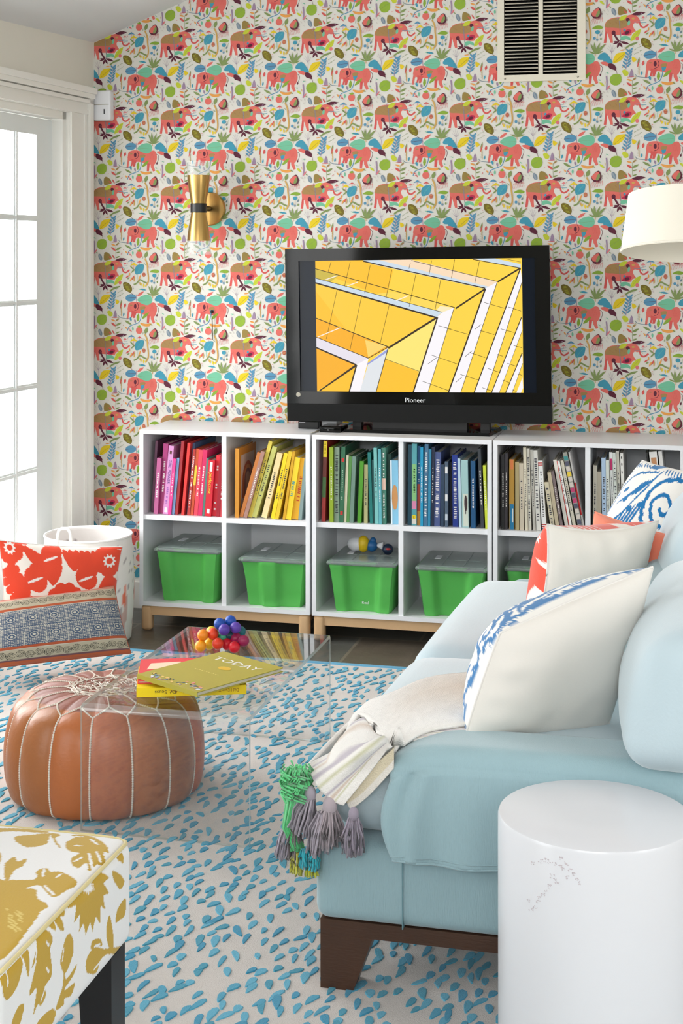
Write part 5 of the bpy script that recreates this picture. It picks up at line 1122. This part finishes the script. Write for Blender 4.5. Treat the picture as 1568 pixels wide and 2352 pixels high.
# ------------------------------------------------------------------ throw with tassels
S = lambda px, py, z: np.array(tuple(atz(px, py, z))); K = lambda px, py, x: np.array(tuple(atx(px, py, x)))
def stripe(P, f): 
    n_, m_ = P.shape[:2]; C_ = np.zeros((n_, m_, 3)); 
    for i in range(n_): 
        for j in range(m_): C_[i, j] = lin(f(i / (n_ - 1), j / (m_ - 1)))
    return C_
from mathutils.bvhtree import BVHTree
bpy.context.view_layer.update()
def bvh_of(names, root):
    V = []; Fc = []
    for ch in root.children if root.type == 'EMPTY' else [root]:
        if ch.type == 'MESH' and (not names or any(ch.name.startswith(n_) for n_ in names)):
            i = len(V); mw = ch.matrix_world; V += [mw @ v.co for v in ch.data.vertices]; Fc += [[i + k for k in p.vertices] for p in ch.data.polygons]
    return BVHTree.FromPolygons(V, Fc)
seatT = bvh_of(['seat_cushion', 'base'], sf)
def conform(G, gap=.007):
    G = conform1(G, gap)
    for _ in range(6):
        H = G.copy(); H[1:-1, 1:-1] = .5 * G[1:-1, 1:-1] + .125 * (G[2:, 1:-1] + G[:-2, 1:-1] + G[1:-1, 2:] + G[1:-1, :-2])
        H[0, 1:-1] = .6 * G[0, 1:-1] + .2 * (G[0, 2:] + G[0, :-2]); H[-1, 1:-1] = .6 * G[-1, 1:-1] + .2 * (G[-1, 2:] + G[-1, :-2]); G = conform1(H, gap)
    return G
def conform1(G, gap):
    for i in range(G.shape[0]):
        for j in range(G.shape[1]):
            x, y, z = G[i, j]; h1 = seatT.ray_cast(Vector((x, y, 1)), Vector((0, 0, -1)))[0]; h2 = seatT.ray_cast(Vector((-1.5, y, z)), Vector((1, 0, 0)))[0]
            h3 = seatT.ray_cast(Vector((x, 1.5, z)), Vector((0, 1, 0)))[0]; nr = (y - h3.y + gap) if h3 else -1
            up = (h1.z + gap - z) if h1 else -1; lf = (x - h2.x + gap) if h2 else -1
            if up > 0 and lf > 0:
                if nr > 0 and nr < up and nr < lf: G[i, j, 1] -= nr
                elif up <= lf: G[i, j, 2] += up
                else: G[i, j, 0] -= lf
            elif h1 and z > .485 and up > -.03: G[i, j, 2] += up
    return G
th = empty('throw_blanket', (-.7, 3.1, .5), 'cream woven throw with grey and green tassels over the sofa seat', 'throw')
C1 = [[S(1125, 1556, .520), S(985, 1560, .524), S(880, 1598, .52), K(806, 1652, -.775), K(765, 1690, -.80), K(704, 1756, -.815)],
      [S(1125, 1590, .522), S(985, 1590, .532), S(880, 1622, .530), K(800, 1668, -.784), K(764, 1704, -.807), K(710, 1770, -.823)],
      [S(1125, 1630, .522), S(985, 1622, .532), S(872, 1650, .530), K(800, 1684, -.787), K(768, 1722, -.81), K(722, 1790, -.826)],
      [S(1130, 1660, .522), S(1000, 1662, .530), S(880, 1673, .528), K(812, 1700, -.784), K(782, 1745, -.81), K(745, 1812, -.826)]]
G = conform(cromsurf(C1, 8, 12), .017)
rs_ = np.random.default_rng(5)
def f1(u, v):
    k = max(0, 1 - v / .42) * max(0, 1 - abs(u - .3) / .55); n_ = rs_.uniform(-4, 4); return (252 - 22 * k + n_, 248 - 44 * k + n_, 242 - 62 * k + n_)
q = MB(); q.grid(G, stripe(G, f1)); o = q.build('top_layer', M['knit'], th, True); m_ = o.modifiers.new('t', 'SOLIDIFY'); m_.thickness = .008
J = lambda px, py, y: np.array(tuple(aty(px, py, y)))
C2 = [[S(1130, 1664, .515), S(1000, 1668, .517), S(885, 1676, .515), K(815, 1700, -.776), K(770, 1730, -.785), J(704, 1762, 2.93)],
      [S(1130, 1676, .514), S(1000, 1676, .517), S(900, 1686, .516), S(845, 1712, .515), J(790, 1752, 2.90), J(722, 1796, 2.89)],
      [S(1110, 1684, .513), S(1000, 1684, .516), S(915, 1690, .514), J(862, 1722, 2.905), J(815, 1775, 2.893), J(762, 1836, 2.885)],
      [S(1110, 1688, .512), S(1000, 1688, .514), S(925, 1692, .512), J(882, 1734, 2.90), J(838, 1790, 2.89), J(790, 1848, 2.885)]]
G2 = conform(cromsurf(C2, 10, 12), .008)
def f2(u, v):
    k = int(u * 30)
    return (196, 186, 196) if k in (4, 9, 10, 17) else (214, 212, 180) if k in (13, 22) else (224, 206, 190) if k in (6, 19, 20) else (248, 244, 238)
q = MB(); q.grid(G2, stripe(G2, f2)); o = q.build('striped_layer', M['knit'], th, True); m_ = o.modifiers.new('t', 'SOLIDIFY'); m_.thickness = .007
C3 = [[J(905, 1712, 2.903), J(860, 1752, 2.9), J(815, 1796, 2.897), J(786, 1822, 2.895)],
      [J(905, 1738, 2.903), J(868, 1776, 2.9), J(828, 1818, 2.897), J(796, 1840, 2.895)],
      [J(905, 1762, 2.903), J(872, 1800, 2.9), J(838, 1834, 2.897), J(806, 1858, 2.895)]]
G3 = conform(cromsurf(C3, 8, 8), .010)
def f3(u, v): return (120, 116, 108) if u < .07 else (224, 212, 184) if u < .6 else (236, 230, 220)
q = MB(); q.grid(G3, stripe(G3, f3)); o = q.build('under_layer', M['knit'], th, True); m_ = o.modifiers.new('t', 'SOLIDIFY'); m_.thickness = .007
def tassel(top, bottom, r, col, head=True, n=46, seed=0):
    rs = random.Random(seed); top = Vector(tuple(top)); bottom = Vector(tuple(bottom)); d = bottom - top; L = d.length; q = MB(); ax = d.normalized(); a1 = ax.cross(Vector((0, 1, 0))).normalized(); a2 = ax.cross(a1)
    hd = .22 if head else 0
    if head: q.sphere(top + d * .11, r * .5, lin(col), 8, (1, 1, 1.35)); q.tube([top + d * .2 + a1 * r * .42 * math.cos(w) + a2 * r * .42 * math.sin(w) for w in np.linspace(0, 6.28, 10)], .0022, 5, lin(tuple(c * .85 for c in col)))
    for k in range(n):
        w = rs.uniform(0, 6.28); rr = r * math.sqrt(rs.random()); e = a1 * math.cos(w) + a2 * math.sin(w); pts = []
        for t_ in (hd * .8, .35, .55, .8, 1.0 - rs.uniform(0, .07)):
            g = (.42 + .58 * min(1, (t_ - hd * .8) / .35)) if t_ < .6 else 1 + .06 * math.sin(t_ * 9 + k)
            pts.append(top + d * t_ + e * rr * g + a1 * rs.uniform(-.002, .002))
        s_ = rs.uniform(.82, 1.1); q.tube(pts, .0021, 4, lin(tuple(min(255, c * s_) for c in col)))
    q.build('tassel', M['yarn'], th, True)
gr = (166, 158, 168)
K = lambda px, py, x: np.array(tuple(aty(px, py, 2.872 - (x + .81) * .5)))
tassel(K(716, 1812, -.84), K(688, 1912, -.86), .024, gr, True, 60, 1)
tassel(K(758, 1840, -.83), K(752, 1940, -.845), .030, (178, 166, 172), True, 80, 2)
tassel(K(740, 1868, -.825), K(728, 1962, -.835), .024, gr, False, 60, 3)
tassel(K(812, 1858, -.81), K(810, 1962, -.825), .021, (160, 150, 164), True, 60, 4)
tassel(K(662, 1895, -.90), K(650, 1968, -.91), .019, (172, 164, 176), False, 50, 5)
tassel(K(676, 1902, -.885), K(677, 1970, -.89), .017, (120, 110, 112), False, 40, 6)
tassel(K(722, 1960, -.83), K(720, 2000, -.83), .012, (60, 176, 190), False, 22, 7); tassel(K(700, 1950, -.85), K(704, 1992, -.85), .014, (60, 176, 190), False, 26, 8)
tassel(K(684, 1958, -.87), K(682, 2008, -.87), .014, (206, 204, 84), False, 34, 9); tassel(K(712, 1975, -.86), K(714, 2012, -.86), .014, (196, 200, 70), False, 34, 10)
q = MB(); rs = random.Random(4); g0 = K(682, 1764, -.85); g1 = K(676, 1840, -.875); g2 = K(662, 1900, -.89); g3 = K(682, 1945, -.885)
for k in range(190):
    w = rs.uniform(0, 6.28); r0 = .024 * math.sqrt(rs.random()); e = np.array((math.cos(w), math.sin(w) * .8, 0)); off = rs.uniform(-.2, .2)
    top = g0 + e * r0 * .7 + np.array((0, 0, rs.uniform(-.008, .004))); s_ = rs.uniform(.85, 1.12)
    q.tube([top, g0 * .6 + g1 * .4 + e * r0 * 1.3 + np.array((rs.uniform(-.006, .006), 0, 0)), g1 + e * r0 * .75, g2 + e * r0 * .5, g3 + e * r0 * .62 + np.array((0, 0, rs.uniform(-.008, .004)))], .0022, 4, lin(tuple(min(255, c * s_) for c in (104, 214, 138))))
for k in range(60):
    w = rs.uniform(0, 6.28); e = np.array((math.cos(w), math.sin(w), 0)); z_ = rs.uniform(-.05, .012)
    q.tube([g0 + e * .026 + np.array((0, 0, z_)), g0 + e * .030 + np.array((.01 * math.sin(w), 0, z_ - .012)), g0 + np.array((math.cos(w + .7), math.sin(w + .7), 0)) * .027 + np.array((0, 0, z_ - .022))], .0022, 4, lin((112, 220, 146)))
q.build('green_fringe', M['yarn'], th, True)
q = MB(); q.tube([K(775, 1898, -.84), K(782, 1910, -.845), K(800, 1900, -.84), K(812, 1884, -.83)], .0012, 5, lin((200, 190, 190))); q.tube([K(776, 1920, -.84), K(792, 1926, -.84), K(806, 1905, -.83)], .0012, 5, lin((200, 190, 190))); q.build('loose_strand', M['yarn'], th, True)

# ------------------------------------------------------------------ white drum side table
cx_, cy_ = -.186, 2.672; cz_ = .5
dt = empty('side_table', (cx_, cy_, RZ), 'white cylindrical side table with faint scuffs, in front of the sofa', 'side table')
q = MB(); q.lathe((cx_, cy_, 0), [(1e-4, RZ), (.168, RZ), (.172, RZ + .004), (.1725, cz_ - .006), (.1705, cz_ - .001), (.168, cz_), (.05, cz_), (1e-4, cz_)], 128); dm_ = q.build('drum', M['whitegloss'], dt, True, angle=40)
q = MB(); rs = random.Random(9)
def drum_pt(px, py, off=.0004):
    lo_, hi_ = -math.pi, 0; best = None
    for k in range(400):
        a = -math.pi + k / 400 * math.pi; X, Y = cx_ + (.1725 + off) * math.cos(a), cy_ + (.1725 + off) * math.sin(a); zc = -X * sY + Y * cY; p = 784 + F * (X * cY + Y * sY) / zc
        if best is None or abs(p - px) < best[0]: best = (abs(p - px), X, Y, EYE - (py - HZ) * zc / F, a)
    return best
sc = 1 / 3.35
scf = [(470, 800), (500, 790), (540, 800), (580, 815), (620, 835), (650, 860), (700, 870), (725, 900), (750, 940), (765, 965), (560, 910), (585, 945), (600, 965), (540, 990), (520, 1020), (490, 1050), (465, 1085), (455, 1110), (380, 1100), (400, 1165), (430, 1150), (630, 770), (670, 815), (405, 810), (670, 920)]
for (a, b_) in scf:
    for k in range(6):
        p = drum_pt(1100 + (a + rs.uniform(-16, 16)) * sc, 1740 + (b_ + rs.uniform(-14, 14)) * sc); r = rs.uniform(.0006, .0019); tx, ty_ = -math.sin(p[4]), math.cos(p[4])
        q.poly([(p[1] + tx * r * math.cos(w) , p[2] + ty_ * r * math.cos(w), p[3] + r * rs.uniform(.4, 1) * math.sin(w)) for w in np.linspace(0, 5.3, 6)], lin((208, 198, 202)))
q.build('scuff_marks', M['vcmatte'], dm_)

# ------------------------------------------------------------------ floral chair seat in the corner
HX1, HY1, HZ1 = -.976, 2.455, .475; HX0, HY0 = -1.50, 1.93
fc = empty('floral_chair', ((HX0 + HX1) / 2, (HY0 + HY1) / 2, RZ), 'low chair in white fabric with mustard flowers and black legs', 'chair')
MU = (196, 158, 44)
# top print (crop coordinates of the enlarged view, mapped through the seat top) and side print
def top_uv(cxp, cyp): p = atz(cxp / 3.92, 1850 + cyp / 3.92, HZ1); return ((p.x - HX0) / (HX1 - HX0) * 100, (p.y - HY0) / (HY1 - HY0) * 100)
def side_uv(cxp, cyp): p = atx(cxp / 3.92, 1850 + cyp / 3.92, HX1); return ((p.y - HY0) / (HY1 - HY0) * 100, (p.z - .28) / (HZ1 - .28) * 40)
ct = Canvas(100, 100, (240, 239, 238), 420, 420); cs = Canvas(100, 40, (240, 239, 238), 420, 170)
def TPp(pts, c=MU): ct.sp([top_uv(*p) for p in pts], c)
def SPp(pts, c=MU, sm=True): (cs.sp if sm else cs.poly)([side_uv(*p) for p in pts], c)
TPp([(-60, 200), (200, 190), (420, 215), (400, 232), (100, 225), (-60, 240)]); TPp([(125, 290), (250, 260), (460, 235), (540, 250), (500, 290), (550, 380), (500, 340), (455, 260), (420, 340), (300, 380), (200, 370)])
TPp([(600, 320), (670, 270), (640, 250), (760, 240), (860, 270), (950, 330), (975, 390), (930, 400), (950, 470), (870, 500), (800, 560), (780, 500), (700, 550), (640, 510), (650, 460), (710, 420), (620, 400), (590, 360)])
TPp([(40, 620), (50, 540), (130, 480), (160, 520), (240, 490), (200, 560), (130, 600), (80, 680), (50, 700)]); TPp([(-60, 460), (10, 450), (-10, 560), (-60, 600)])
TPp([(-80, 700), (60, 690), (310, 670), (330, 600), (420, 565), (460, 600), (540, 590), (620, 620), (690, 670), (560, 770), (480, 810), (400, 760), (350, 720), (240, 750), (320, 760), (340, 830), (430, 880), (360, 950), (280, 1060), (180, 1180), (60, 1310), (-60, 1340), (-160, 1000)])
for pts in ([(670, 350), (740, 350)], [(800, 420), (830, 540)], [(870, 400), (905, 470)], [(670, 495), (740, 455)], [(395, 580), (385, 640)], [(510, 640), (555, 610)], [(400, 720), (480, 790)], [(640, 260), (740, 262)], [(820, 290), (880, 330)]): ct.line([top_uv(*p) for p in pts], .9, (240, 239, 238))
for k in range(26): x = 60 + (k * 37 % 130); y = 930 + (k * 53 % 170); ct.line([top_uv(x, y), top_uv(x + 12, y + 18)], .5, (224, 200, 110))
SPp([(560, 780), (640, 700), (760, 600), (900, 500), (960, 490), (930, 600), (985, 650), (930, 700), (985, 790), (930, 810), (940, 900), (950, 940), (905, 900), (900, 1060), (860, 1000), (835, 1140), (810, 1050), (770, 1170), (750, 1060), (710, 1140), (720, 980), (665, 1055), (690, 900), (630, 930), (660, 800)], MU, False)
c_ = side_uv(800, 700); r1_ = []
for k in range(48): a = k * math.pi / 24; rr = 1 if k % 2 == 0 else .62; p = (800 + 62 * rr * math.cos(a), 710 + 100 * rr * math.sin(a)); r1_.append(side_uv(*p))
cs.poly(r1_, (240, 239, 238))
SPp([(380, 1020), (480, 930), (600, 930), (590, 990), (560, 1010), (575, 1120), (530, 1110), (510, 1040), (500, 1130), (450, 1060), (440, 990)]); SPp([(330, 1060), (420, 1100), (475, 1200), (450, 1300), (470, 1500), (430, 1590), (400, 1640), (415, 1700), (370, 1800), (340, 1790), (300, 1880), (330, 1650), (265, 1700), (330, 1400), (285, 1460), (350, 1200)])
SPp([(30, 1700), (20, 1500), (60, 1360), (130, 1310), (200, 1330), (205, 1450), (150, 1640), (70, 1750)]); SPp([(265, 1140), (270, 1300), (260, 1540), (230, 1450), (215, 1300)]); SPp([(545, 1400), (590, 1200), (640, 1160), (662, 1300), (620, 1450), (575, 1510)]); SPp([(575, 1480), (600, 1560), (690, 1430), (660, 1530), (600, 1620), (590, 1660), (670, 1600), (640, 1710), (580, 1740), (575, 1790), (500, 1840), (560, 1640)])
SPp([(780, 1500), (780, 1380), (850, 1280), (950, 1290), (1100, 1270), (1080, 1340), (960, 1340), (900, 1420), (860, 1510)]); SPp([(820, 1300), (830, 1220), (900, 1200), (920, 1260), (870, 1270)]); SPp([(955, 1140), (985, 990), (1020, 1160), (1020, 1280), (985, 1290)]); SPp([(1015, 590), (1080, 620), (1120, 680), (1100, 740), (1070, 750), (1020, 660)]); SPp([(1040, 1050), (1060, 930), (1130, 840), (1125, 980), (1080, 1030)]); SPp([(1060, 360), (1110, 390), (1110, 520), (1070, 480)])
SPp([(100, 1980), (160, 1820), (215, 1790), (200, 1900), (160, 2000)]); SPp([(330, 1980), (400, 1880), (480, 1830), (500, 1890), (450, 1980)])
for pts in ([(70, 1620), (90, 1420), (150, 1350)], [(560, 1400), (575, 1290)], [(420, 1230), (440, 1260)], [(420, 1460), (440, 1500)], [(330, 1300), (320, 1400)], [(400, 1660), (370, 1760)], [(845, 1480), (930, 1370)], [(850, 1270), (900, 1250)]): cs.line([side_uv(*p) for p in pts], .7, (240, 239, 238))
def rb_paint(lo, hi, r, n, nm, parent, m_, puff):
    q = MB(); q.rbox(lo, hi, r, n, puff=puff, nr=20)
    V = np.array(q.v); cf = []
    for f in q.f:
        P = V[f]; c0 = P.mean(0); d = np.cross(P[1] - P[0], P[2] - P[0]); d = d / (np.linalg.norm(d) + 1e-12)
        if d[2] > .55: cols = ct.at(np.clip((P[:, 0] - HX0) / (HX1 - HX0), 0, .999), np.clip((P[:, 1] - HY0) / (HY1 - HY0), 0, .999))
        elif abs(d[0]) >= abs(d[1]): cols = cs.at(np.clip((P[:, 1] - HY0) / (HY1 - HY0), 0, .999), np.clip((P[:, 2] - .28) / (HZ1 - .28), 0, .999))
        else: cols = cs.at(np.clip((P[:, 0] - HX0) / (HX1 - HX0), 0, .999), np.clip((P[:, 2] - .28) / (HZ1 - .28), 0, .999))
        cf.append([tuple(c) for c in cols])
    q.c = cf; return q.build(nm, m_, parent, True)
M['print'] = mat('printed_cotton', vcol=True, rough=.8, sheen=.2, bump=('noise', 300, .1))
rb_paint((HX0, HY0, .285), (HX1, HY1, HZ1 - .006), .026, 200, 'seat', fc, M['print'], (.0, .004, .012))
q = MB(); zt_ = HZ1 - .012
q.tube([(HX1 - .004, y_, zt_ + .002) for y_ in np.linspace(HY0 + .02, HY1 - .03, 30)] + [(HX1 - .01, HY1 - .016, zt_ + .001), (HX1 - .03, HY1 - .005, zt_)] + [(x_, HY1 - .002, zt_) for x_ in np.linspace(HX1 - .06, HX0 + .03, 20)], .0034, 8, lin((222, 206, 150))); q.build('piping', M['print'], fc, True)
for (lx, ly) in ((HX1 - .012 - .066, HY1 - .012 - .062), (HX0 + .01, HY1 - .074), (HX1 - .078, HY0 + .02), (HX0 + .01, HY0 + .02)):
    q = MB(); q.v = [(lx + .014, ly + .006, RZ), (lx + .05, ly + .006, RZ), (lx + .05, ly + .05, RZ), (lx + .014, ly + .05, RZ), (lx, ly, .2845), (lx + .066, ly, .2845), (lx + .066, ly + .062, .2845), (lx, ly + .062, .2845)]
    q.v = [(a if k > 3 else (a[0], a[1], a[2])) for k, a in enumerate(q.v)]; q.v[1] = (lx + .066, ly + .002, RZ); q.v[2] = (lx + .066, ly + .062, RZ); q.v[3] = (lx + .02, ly + .062, RZ); q.v[0] = (lx + .02, ly + .002, RZ)
    q.f = [[0, 3, 2, 1], [4, 5, 6, 7]] + [[j, (j + 1) % 4, 4 + (j + 1) % 4, 4 + j] for j in range(4)]; q.c = [(1, 1, 1)] * 6; q.build('leg', M['ebony'], fc)
q = MB(); q.rbox((HX0 - .11, HY0, .285), (HX0 - .002, HY1, .86), .035, 10, puff=(.01, 0, 0), col=lin((240, 239, 238)), fn=lambda p, h: (p[0] - (p[2] - .285) * .12, p[1], p[2])); q.build('chair_back', M['print'], fc, True)

# ------------------------------------------------------------------ fabric basket and two floor cushions in the corner
kx, ky, kr, kh = -2.325, 5.372, .166, .40
kb = empty('fabric_basket', (kx, ky, 0), 'round white fabric storage basket with line drawings and a handle', 'basket')
cv = Canvas(300, 100, (240, 236, 232), 900, 300); g_ = (170, 160, 162); rs = random.Random(2)
for k in range(24): x = 4 + k * 12.6 + rs.uniform(-3, 3); cv.line([(x, 99), (x + rs.uniform(-4, 4), 60), (x + rs.uniform(-14, 14), rs.uniform(6, 40))], .8, g_)
for k in range(16): x = rs.uniform(0, 290); y = rs.uniform(15, 70); cv.line([(x, y), (x + 10, y - 6), (x + 22, y - 4)], .6, g_)
for k in range(9): x = 14 + k * 34; cv.leaf(x, 99, x + 3, 50, 4, (214, 180, 172)); cv.leaf(x, 66, x + 2, 44, 3.4, (238, 120, 90))
q = MB(); n_ = 96; G = np.array([[(kx + (kr + .012 * math.sin(math.pi * v)) * math.cos(2 * math.pi * i / n_) , ky + (kr + .012 * math.sin(math.pi * v)) * math.sin(2 * math.pi * i / n_), .002 + kh * v) for v in np.linspace(0, 1, 40)] for i in range(n_)])
C_ = np.array([[cv.at(np.array(((i / n_) + .0) % .999), np.array(1 - v if v > 0 else .999)) for v in np.linspace(0, .999, 40)] for i in range(n_)])
q.grid(G, C_, closed_u=True); q.poly([tuple(G[i, 0]) for i in range(n_)][::-1], lin((230, 226, 222))); o = q.build('fabric_wall', M['cream'], kb, True); m_ = o.modifiers.new('t', 'SOLIDIFY'); m_.thickness = .006; m_.offset = -1
q = MB(); q.tube([(kx + (kr + .002) * math.cos(w), ky + (kr + .002) * math.sin(w), kh + .002) for w in np.linspace(0, 2 * math.pi, 60)], .0045, 6, lin((248, 246, 244)), caps=False); q.build('rim', M['cream'], kb, True)
h0, h1 = atd(131, 1262, 5.55), atd(165, 1262, 5.38)
q = MB(); q.tube([tuple(p) for p in crom([(h0.x, h0.y, .34), (h0.x, h0.y, .39), atd(134, 1222, 5.53), atd(147, 1214, 5.45), atd(161, 1224, 5.40), (h1.x, h1.y, .39), (h1.x, h1.y, .33)], 6)], .0055, 8, lin((250, 249, 248))); q.build('handle', M['cream'], kb, True)
BP = blockprint()
g1 = [atd(-60, 1388, 5.10), atd(262, 1346, 5.36), atd(300, 1500, 5.28), atd(-60, 1540, 5.00)]
pillow('floor_cushion', 'long block printed grey blue lumbar cushion with rust stripes on the floor', 'cushion', g1, .055, .05, BP, (196, 150, 120), 190, seed=21, pinch=.02, wr=.003, pipe=(186, 96, 66))
g2 = [atd(-8, 1240, 5.36), atd(280, 1254, 5.50), atd(262, 1440, 5.40), atd(8, 1470, 5.16)]
g2 = [atd(-4, 1240, 5.22), atd(281, 1256, 5.40), atd(268, 1448, 5.44), atd(4, 1500, 5.20)]
pillow('floor_cushion', 'coral red and white floral cushion propped behind the block printed one', 'cushion', g2, .06, .05, SZ, (246, 238, 228), 180, seed=31, pinch=.06, wr=.005)

# ------------------------------------------------------------------ floor lamp leaning in from the right
lc = atd(1604, 515, 4.3); lp = empty('floor_lamp', (lc.x + .5, lc.y + .1, 0), 'floor lamp with a wide cream drum shade at the right edge', 'floor lamp')
R1, R2, Hs = .222, .202, .168; tlt = math.radians(8)
def LS(x, y, z):
    y2 = y * math.cos(tlt) - z * math.sin(tlt) * -1; z2 = -y * math.sin(tlt) * -1 * -1 + z * math.cos(tlt); return (lc.x + x, lc.y + y2, lc.z + z2)
for nm, r_, z0, z1, m_ in (('lamp_shade', 0, -Hs / 2, Hs / 2, M['shade']),):
    q = MB(); q.lathe((0, 0, 0), [(R1, z0), (R2, z1), (R2 - .003, z1), (R1 - .003, z0), (R1, z0)], 72); q.xf(lambda p: LS(*p)); q.build(nm, m_, lp, True, angle=50)
q = MB(); q.tube([LS((R1 - .0) * math.cos(w), (R1 - .0) * math.sin(w), -Hs / 2 + .004) for w in np.linspace(0, 2 * math.pi, 60)], .003, 6, caps=False); q.build('shade_trim', M['shade'], lp, True)
q = MB(); q.tube([LS(0, 0, Hs / 2 - .01), LS(0, 0, -.03)], .006, 8)
for w in (0, 2.09, 4.19): q.tube([LS(0, 0, Hs / 2 - .02), LS((R2 - .004) * math.cos(w), (R2 - .004) * math.sin(w), Hs / 2 - .006)], .0022, 6)
q.build('spider', M['brass'], lp, True)
q = MB(); q.sphere(LS(0, 0, -.035), .028, (1, 1, 1), 10); q.build('bulb', M['white'], lp, True)
q = MB(); q.tube([tuple(p) for p in crom([LS(0, 0, Hs / 2 - .01), LS(.08, 0, Hs / 2 + .06), (lc.x + .35, lc.y + .08, lc.z + .12), (lc.x + .5, lc.y + .1, lc.z - .15), (lc.x + .5, lc.y + .1, .02)], 8)], .009, 10); q.build('pole', M['brass'], lp, True)
q = MB(); q.lathe((lc.x + .5, lc.y + .1, 0), [(1e-4, .0), (.13, .0), (.135, .006), (.12, .02), (1e-4, .024)], 40); q.build('lamp_base', M['brass'], lp, True, angle=40)

for o_ in bpy.data.objects:
    if '_w' in o_: del o_['_w']
